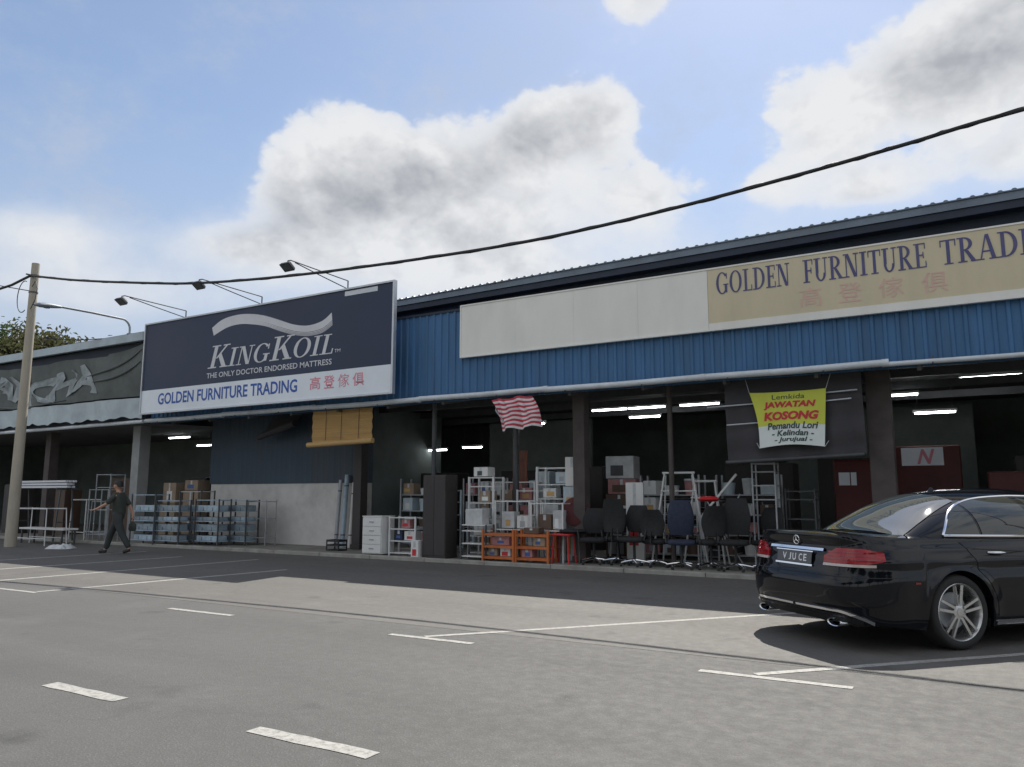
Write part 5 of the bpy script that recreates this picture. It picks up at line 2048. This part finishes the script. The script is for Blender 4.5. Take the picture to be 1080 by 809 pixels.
# bumper: lower chrome blade, exhaust tips, reflectors
b = MB()
for side in (-1, 1):
    ss = span(s_of_y(.02), s_of_y(.84), 40)
    patch(b, ss, lambda t: .340 - .10 * max(0, (t - .6) / .4) ** 1.6, lambda t: .358 - .095 * max(0, (t - .6) / .4) ** 1.6 + .008 * t, .012, side, 2, 0, .012)
b.build('bumper_blade', M['chrome'], car, smooth=50)
b = MB()
for side in (-1, 1):
    patch(b, span(0, s_of_y(.78), 20), lambda t: .24, lambda t: .325, .003, side, 2)
b.build('diffuser', M['car_black'], car, smooth=50)
for side in (-1, 1):
    Mx = Matrix.Translation((.12, side * .52, .245)) @ Euler((0, rad(-90), 0)).to_matrix().to_4x4() @ Matrix.Diagonal((.6, 1.5, 1, 1))
    b = MB()
    b.lathe([(.048, -.12), (.062, -.1), (.065, .06), (.060, .075), (.050, .07), (.048, -.02)], 20, Mx)
    b.build('exhaust_tip', M['chrome'], car, smooth=40)
for side in (-1, 1):
    b = MB()
    patch(b, span(s_of_x(.62), s_of_x(.68), 6), lambda t: .60, lambda t: .616, .003, side, 2)
    b.build('side_reflector', M['lens_deep'], car)


# doors
def door(xr0, xr1, side, name='door'):
    """xr0, xr1: functions of z giving the rear and front edges"""
    def mesh(off, grow_):
        b = MB()
        rows = []
        for k in range(23):
            z = .285 + (.955 - .285) * k / 22
            if k == 0:
                z -= grow_
            if k == 22:
                z += grow_
            a, c = xr0(z) - grow_, xr1(z) + grow_
            rows.append([body_pt(s_of_x(a + (c - a) * i / 16), z, off, side) for i in range(17)])
        b.grid(rows, 0, side < 0)
        return b
    mesh(.0012, .007).build('door_gap', M['car_black'], car, smooth=60)
    d = mesh(.0045, 0).build(name, M['car_paint'], car, smooth=60)
    return d


def rear_edge(z):
    if z > .78:
        return 1.36 - .12 * (z - .78) / .175
    dz = z - .335
    return max(1.36, XRW + math.sqrt(max(0, .43 ** 2 - dz * dz)) if abs(dz) < .43 else 1.36)


for side in (-1, 1):
    for f0, f1, hx in ((rear_edge, lambda z: 2.295, 1.51), (lambda z: 2.31, lambda z: 3.43, 2.47)):
        d = door(f0, f1, side)
        b = MB()
        pts = [body_pt(s_of_x(hx + .21 * u), .862 - .004 * u, .006 + .032 * math.sin(PI * min(1, max(0, u))) ** .5, side) for u in [i / 10 for i in range(11)]]
        b.tube(pts, [.009 + .005 * math.sin(PI * i / 10) for i in range(11)], 8)
        b.build('handle', M['chrome'], d, smooth=50)
# sill blade
b = MB()
for side in (-1, 1):
    patch(b, span(s_of_x(1.55), s_of_x(3.57), 30), lambda t: .205, lambda t: .235, .014, side, 2, 0, .014)
b.build('sill_blade', M['chrome'], car, smooth=50)
# mirrors
for side in (-1, 1):
    b = MB()
    rows = []
    for x, w, h in ((2.98, .03, .03), (3.0, .10, .075), (3.06, .11, .08), (3.13, .08, .06), (3.16, .02, .02)):
        rows.append([(x, side * (.98 + w * math.cos(2 * PI * k / 14)), 1.03 + h * math.sin(2 * PI * k / 14)) for k in range(14)])
    b.grid(rows, closed=True)
    b.bar((3.06, side * .78, .98), (3.06, side * .93, 1.0), .06, .03)
    b.build('door_mirror', M['car_paint'], car, smooth=50)
# head lamps and grille
b = MB()
for side in (-1, 1):
    s_end = ARC[-1]
    patch(b, span(s_of_x(4.32), s_end - .42, 12), lambda t: .60, lambda t: .70, .006, side, 2)
b.build('headlight', M['lens_clear'], car, smooth=50)
b = MB()
for side in (-1, 1):
    patch(b, span(ARC[-1] - .40, ARC[-1], 8), lambda t: .45, lambda t: .62, .006, side, 2)
b.build('grille', M['car_black'], car, smooth=50)

# wheels
def wheel(x, side):
    w = bpy.data.objects.new('wheel', None)
    COL.objects.link(w)
    w.parent = car
    w.location = (x, side * .905, .335)
    w.rotation_euler = (0, 0, 0 if side < 0 else PI)
    X = Euler((rad(90), 0, 0)).to_matrix().to_4x4()      # local z -> -y (outward)
    b = MB()
    b.lathe([(.25, -.01), (.270, .0), (.305, .004), (.322, -.008), (.334, -.035), (.336, -.06), (.336, -.17), (.326, -.20), (.30, -.215), (.24, -.21)], 56, X)
    b.build('tyre', M['tyre'], w, smooth=50)
    b = MB()
    b.lathe([(.236, -.19), (.236, -.045), (.242, -.012), (.254, -.001), (.260, -.007), (.254, -.02)], 56, X)
    off = rad(18)
    for k in range(5):
        a = 2 * PI * k / 5 + off
        for sgn in (-1, 1):
            # twin spokes: start close at the hub, spread at the rim
            a0, a1 = a + sgn * .30, a + sgn * .17
            p0 = X @ Vector((.062 * math.cos(a0), .062 * math.sin(a0), -.024))
            p1 = X @ Vector((.243 * math.cos(a1), .243 * math.sin(a1), -.014))
            d = (p1 - p0)
            Mx = Matrix.Translation(p0) @ d.to_track_quat('X', 'Y').to_matrix().to_4x4()
            l = d.length
            vs = [Mx @ Vector(q) for q in ((0, -.012, .015), (l, -.012, .0115), (l, .012, .0115), (0, .012, .015), (0, -.012, -.015), (l, -.012, -.0115), (l, .012, -.0115), (0, .012, -.015))]
            b.add(vs, [(0, 1, 2, 3), (7, 6, 5, 4), (0, 4, 5, 1), (1, 5, 6, 2), (2, 6, 7, 3), (3, 7, 4, 0)])
    b.lathe([(0, -.008), (.034, -.009), (.036, -.014), (.066, -.018), (.07, -.05)], 28, X)
    b.build('rim', M['alloy'], w, smooth=40)
    b = MB()
    b.lathe([(0, -.10), (.165, -.10), (.168, -.115), (.168, -.12)], 36, X)
    b.build('brake_disc', M['grey_metal'], w, smooth=40)
    b = MB()
    b.lathe([(0, -.14), (.238, -.14)], 36, X)
    b.build('inner_barrel', M['car_black'], w)
    return w


for x in (XRW, XFW):
    for side in (-1, 1):
        wheel(x, side)


# ------------------------------------------------------------------ trees
def tree(label, loc, h, rad_, leaf, n, seed, group=None, ls=.22, share=None):
    R_ = random.Random(seed)
    t = thing('broadleaf_tree', label, 'tree', loc, R_.uniform(0, 6), group)
    if share:
        for ch in share.children:
            dup(ch, parent=t)
        t.scale = (h, h, h)
        return t
    b = MB()
    b.tube([(0, 0, 0), (.1, .05, h * .25), (.05, .1, h * .5), (0, 0, h * .75)], [.26, .2, .15, .06], 10)
    tips = []
    for k in range(13):
        a = 2.4 * k + R_.uniform(-.3, .3)
        z0 = h * (.28 + .4 * k / 13)
        r = rad_ * R_.uniform(.55, .95) * (1 - .3 * k / 13)
        tip = Vector((r * math.cos(a), r * math.sin(a), z0 + h * R_.uniform(.12, .3)))
        midp = Vector((tip.x * .5, tip.y * .5, (z0 + tip.z) / 2 + .1))
        b.tube([(0.03, .05, z0), midp, tip], [.09, .055, .02], 7)
        tips += [tip, midp + Vector((0, 0, .5)), (tip + midp) / 2]
    tips += [Vector((R_.uniform(-1, 1), R_.uniform(-1, 1), h * R_.uniform(.75, .92))) for _ in range(6)]
    for _ in range(90):
        u = Vector((R_.gauss(0, 1), R_.gauss(0, 1), R_.gauss(0, 1))).normalized() * R_.uniform(.5, 1) * rad_ * .85
        tips.append(Vector((u.x, u.y, h * .66 + u.z * .62)))
    b.build('trunk', M['bark'], t, smooth=50)
    b = MB()
    for _ in range(n):
        c = R_.choice(tips)
        sp = rad_ * .15
        p = c + Vector((R_.gauss(0, sp), R_.gauss(0, sp), R_.gauss(0, sp * .7)))
        q = Euler((R_.uniform(-1.1, 1.1), R_.uniform(-1.1, 1.1), R_.uniform(0, 6.3))).to_matrix()
        l, w = ls * R_.uniform(.6, 1.3), ls * R_.uniform(.3, .55)
        b.add([p + q @ Vector(v) for v in ((-l, 0, 0), (0, -w, .04), (l, 0, -.03), (0, w, .04))], [(0, 1, 2, 3)])
    b.build('crown', leaf, t)
    return t



tree('olive green tree rising behind the left roof, beside the concrete pole', (-49.0, 25.5, 0), 12.0, 4.3, M['leaf_a'], 34000, 3, 'trees behind the left shop', .2)
tree('greener tree at the left frame edge behind the left roof', (-57.0, 27, 0), 13.4, 4.7, M['leaf_b'], 26000, 4, 'trees behind the left shop', .2)
# trees along the far side of the road: they stand behind the viewer and show in the car's paint and glass
tr = tree('leafy tree across the road, mirrored in the car flank', (6, -9, 0), 8.5, 3.8, M['leaf_b'], 5000, 8, 'trees across the road')
for i, (x, y) in enumerate(((-2.5, -10), (13, -8.5), (20, -10), (-10, -11), (27, -8), (-18, -11.5))):
    dup(tr, (x, y, 0), i * 1.3, ('leafy tree across the road behind the viewer', 'leafy tree across the road ahead of the car', 'leafy tree across the road far right', 'leafy tree across the road opposite the billboard', 'last leafy tree across the road at right', 'leafy tree across the road opposite the pole')[i])


# ------------------------------------------------------------------ sky, sun, camera
SUN_L = Vector((.10, -.73, -1.)).normalized()
sun_el = math.asin(-SUN_L.z)
sun_az = math.atan2(-SUN_L.x, -SUN_L.y)        # from +Y towards +X

W = bpy.data.worlds.new('World')
SC.world = W
W.use_nodes = True
nt = W.node_tree
L = nt.links
bg = nt.nodes['Background']
sky = nt.nodes.new('ShaderNodeTexSky')
sky.sky_type = 'NISHITA'
sky.sun_disc = False
sky.sun_elevation = sun_el
sky.sun_rotation = sun_az
sky.air_density = 1.0
sky.dust_density = .6
sky.ozone_density = 1.2
tc = nt.nodes.new('ShaderNodeTexCoord')
DIR = tc.outputs['Generated']


def math_node(op, a, c=None, clamp=False):
    n = nt.nodes.new('ShaderNodeMath')
    n.operation = op
    n.use_clamp = clamp
    for i, v in ((0, a), (1, c)):
        if v is None:
            continue
        if isinstance(v, (int, float)):
            n.inputs[i].default_value = v
        else:
            L.new(v, n.inputs[i])
    return n.outputs[0]


def maprange(x, a, c, lo=0., hi=1., smooth=True):
    r = nt.nodes.new('ShaderNodeMapRange')
    if smooth:
        r.interpolation_type = 'SMOOTHSTEP'
    r.inputs[1].default_value, r.inputs[2].default_value = a, c
    r.inputs[3].default_value, r.inputs[4].default_value = lo, hi
    L.new(x, r.inputs[0])
    return r.outputs[0]


def wnoise(scale, detail, rough=.55, off=(0, 0, 0), lac=2.):
    mp = nt.nodes.new('ShaderNodeMapping')
    mp.inputs['Location'].default_value = off
    mp.inputs['Scale'].default_value = (1, 1, 1.5)
    L.new(DIR, mp.inputs['Vector'])
    n = nt.nodes.new('ShaderNodeTexNoise')
    n.inputs['Scale'].default_value = scale
    n.inputs['Detail'].default_value = detail
    n.inputs['Roughness'].default_value = rough
    n.inputs['Lacunarity'].default_value = lac
    L.new(mp.outputs[0], n.inputs['Vector'])
    return n.outputs['Fac']


sep = nt.nodes.new('ShaderNodeSeparateXYZ')
L.new(DIR, sep.inputs[0])
AZ = math_node('MULTIPLY', math_node('ARCTAN2', sep.outputs[0], sep.outputs[1]), 180 / PI)
EL = math_node('MULTIPLY', math_node('ARCSINE', sep.outputs[2]), 180 / PI)


def blobs(lst):
    tot = None
    for a, e, ra, re, w in lst:
        dx = math_node('DIVIDE', math_node('SUBTRACT', AZ, a), ra)
        dy = math_node('DIVIDE', math_node('SUBTRACT', EL, e), re)
        d2 = math_node('ADD', math_node('MULTIPLY', dx, dx), math_node('MULTIPLY', dy, dy))
        g = math_node('MULTIPLY', math_node('POWER', 2.718, math_node('MULTIPLY', d2, -1.)), w)
        tot = g if tot is None else math_node('ADD', tot, g)
    return tot


# cumulus banks, as azimuth, elevation, half widths, weight
cum = blobs([(-43, 25., 4.6, 3.2, 1.0), (-37.5, 23.2, 5., 3.2, .9), (-29.5, 25.8, 4.4, 2.8, .9), (-24, 27., 3.8, 3.0, 1.0), (-32, 20, 8, 3.4, .9), (-45.2, 20.8, 5, 3.2, .95), (-51, 17.2, 6, 1.8, .7), (-20.5, 21.8, 3.6, 2.6, .9), (-36, 16, 13, 3.2, .8),
             (-20.3, 34.6, 4.2, 3.0, .85), (0, 26.5, 5.6, 3.6, 1.0), (-7., 25., 4.6, 4., .8), (5, 28.5, 5, 3.5, .95), (-5, 20.5, 3.2, 1.4, .75), (-11, 21.5, 2.5, 1.6, .6), (3, 20.5, 5, 2, .6),
             (-63, 16.6, 4.6, 1.7, .68), (-58, 13.5, 9, 2.2, .6), (-12, 16, 9, 3, .55), (12, 24, 8, 6, .8), (-35, 40, 8, 2.5, .5)])


def cloudnoise(shift):
    off = Vector((.35, .1, .2)) + Vector(shift)
    mp = nt.nodes.new('ShaderNodeMapping')
    mp.inputs['Location'].default_value = off
    mp.inputs['Scale'].default_value = (1, 1, 1.35)
    L.new(DIR, mp.inputs['Vector'])

    def nz(scale, detail, rough):
        n = nt.nodes.new('ShaderNodeTexNoise')
        n.inputs['Scale'].default_value = scale
        n.inputs['Detail'].default_value = detail
        n.inputs['Roughness'].default_value = rough
        L.new(mp.outputs[0], n.inputs['Vector'])
        return n

    w = nz(9, 4, .6)
    vadd = nt.nodes.new('ShaderNodeVectorMath')
    vadd.operation = 'MULTIPLY_ADD'
    L.new(w.outputs['Color'], vadd.inputs[0])
    vadd.inputs[1].default_value = (.12, .12, .12)
    L.new(mp.outputs[0], vadd.inputs[2])
    puff = None
    for sc, wt in ((11., .55), (23., .28), (49., .17)):
        v = nt.nodes.new('ShaderNodeTexVoronoi')
        v.feature = 'F1'
        v.inputs['Scale'].default_value = sc
        L.new(vadd.outputs[0], v.inputs['Vector'])
        t_ = math_node('MULTIPLY', math_node('SUBTRACT', .55, v.outputs['Distance']), wt)
        puff = t_ if puff is None else math_node('ADD', puff, t_)
    f = nz(6.5, 9, .60)
    return math_node('SUBTRACT', f.outputs['Fac'], .5), puff


f0, p0 = cloudnoise((0, 0, 0))
f1, p1 = cloudnoise((.004, .018, .030))
wisp = maprange(EL, 17, 23, .35, 1.)
field = math_node('ADD', cum, math_node('ADD', math_node('MULTIPLY', f0, .95), math_node('MULTIPLY', math_node('MULTIPLY', p0, wisp), .75)))
hard = math_node('ADD', math_node('MULTIPLY', maprange(field, .44, .64), .75), math_node('MULTIPLY', maprange(field, .20, 1.0), .25))
soft = maprange(field, .05, 1.05, 0, .95)
low = maprange(EL, 16.5, 23.5)
dens = math_node('ADD', math_node('MULTIPLY', hard, low), math_node('MULTIPLY', soft, math_node('SUBTRACT', 1., low)))
# elsewhere in the sky: scattered clouds so that the light and the reflections match
back = maprange(wnoise(2.3, 8, .6, (7.3, 1.2, 2.2)), .36, .56, 0, .95)
front = maprange(math_node('ABSOLUTE', math_node('ADD', AZ, 30.)), 48, 70)
lowcut = maprange(EL, -1, 4)
dens = math_node('MAXIMUM', dens, math_node('MULTIPLY', math_node('MULTIPLY', back, front), lowcut))
# thin veils and the pale air near the horizon
veil = math_node('ADD', math_node('MULTIPLY', maprange(wnoise(4.2, 8, .66, (3.3, 5.2, 1.1)), .44, .74), .62), .12)
haze = maprange(EL, 6, 28, .84, .12)
# shading of the cumulus: thick low cores grey, lit tops and rims white
core = blobs([(-44.3, 20.8, 4.6, 2.6, 1.), (-39, 22.8, 3.6, 2.2, .8), (-29, 25.3, 4.6, 1.7, .95), (-24.8, 27., 2.4, 1.2, .7), (-34.5, 23.2, 3., 1.7, .75), (-36, 19.2, 4, 1.6, .6), (-49, 17.8, 4, 1.4, .5), (0, 26.3, 4.4, 1.7, 1.), (5, 28., 4, 2.4, .8), (-20, 33., 1.6, .9, .3), (-5, 19.8, 2.5, .7, .4), (-60, 13.6, 6, 1.5, .4)])
relief = math_node('ADD', math_node('MULTIPLY', math_node('SUBTRACT', f1, f0), 1.5), math_node('MULTIPLY', math_node('SUBTRACT', p1, p0), .8))
shade = math_node('ADD', math_node('ADD', math_node('MULTIPLY', core, .74), math_node('MULTIPLY', f0, .28)), relief)
shade = math_node('MULTIPLY', maprange(shade, .0, 1.05, smooth=False), maprange(field, .50, .95))
ccol = nt.nodes.new('ShaderNodeMix')
ccol.data_type = 'RGBA'
CLOUD_HI = (5.9, 5.98, 6.1, 1)
CLOUD_LO = (2.65, 2.8, 3.1, 1)
ccol.inputs[6].default_value = CLOUD_HI
ccol.inputs[7].default_value = CLOUD_LO
L.new(shade, ccol.inputs[0])
sk2 = nt.nodes.new('ShaderNodeMix')
sk2.data_type = 'RGBA'
sk2.inputs[7].default_value = (3.6, 4.05, 4.9, 1)
L.new(math_node('MAXIMUM', veil, haze), sk2.inputs[0])
L.new(sky.outputs[0], sk2.inputs[6])
mx = nt.nodes.new('ShaderNodeMix')
mx.data_type = 'RGBA'
L.new(dens, mx.inputs[0])
L.new(sk2.outputs[2], mx.inputs[6])
L.new(ccol.outputs[2], mx.inputs[7])
L.new(mx.outputs[2], bg.inputs['Color'])
bg.inputs['Strength'].default_value = .085

sd = bpy.data.lights.new('sun', 'SUN')
sd.energy = 3.7
sd.angle = rad(.5)
sd.color = (1., .95, .87)
so = bpy.data.objects.new('sun', sd)
COL.objects.link(so)
so.rotation_euler = SUN_L.to_track_quat('-Z', 'Y').to_euler()
so.location = (0, 20, 30)

cd = bpy.data.cameras.new('camera')
cd.sensor_width = 36
cd.lens = 811 / 1080 * 36
cd.clip_end = 2000
co = bpy.data.objects.new('camera', cd)
COL.objects.link(co)
phi, pit = PI - rad(59.481), rad(8.209)
view = Vector((math.cos(phi) * math.cos(pit), math.sin(phi) * math.cos(pit), math.sin(pit)))
co.location = (0, 0, 1.4)
co.rotation_euler = view.to_track_quat('-Z', 'Y').to_euler()
SC.camera = co

SC.view_settings.view_transform = 'Standard'
SC.view_settings.look = 'None'
SC.view_settings.exposure = .72
SC.view_settings.gamma = 1
SC.view_settings.use_curve_mapping = False
SC.render.engine = 'CYCLES'
SC.cycles.use_denoising = True
SC.cycles.max_bounces = 6
SC.cycles.diffuse_bounces = 3
SC.cycles.glossy_bounces = 4
SC.cycles.transparent_max_bounces = 8
SC.cycles.sample_clamp_indirect = 6
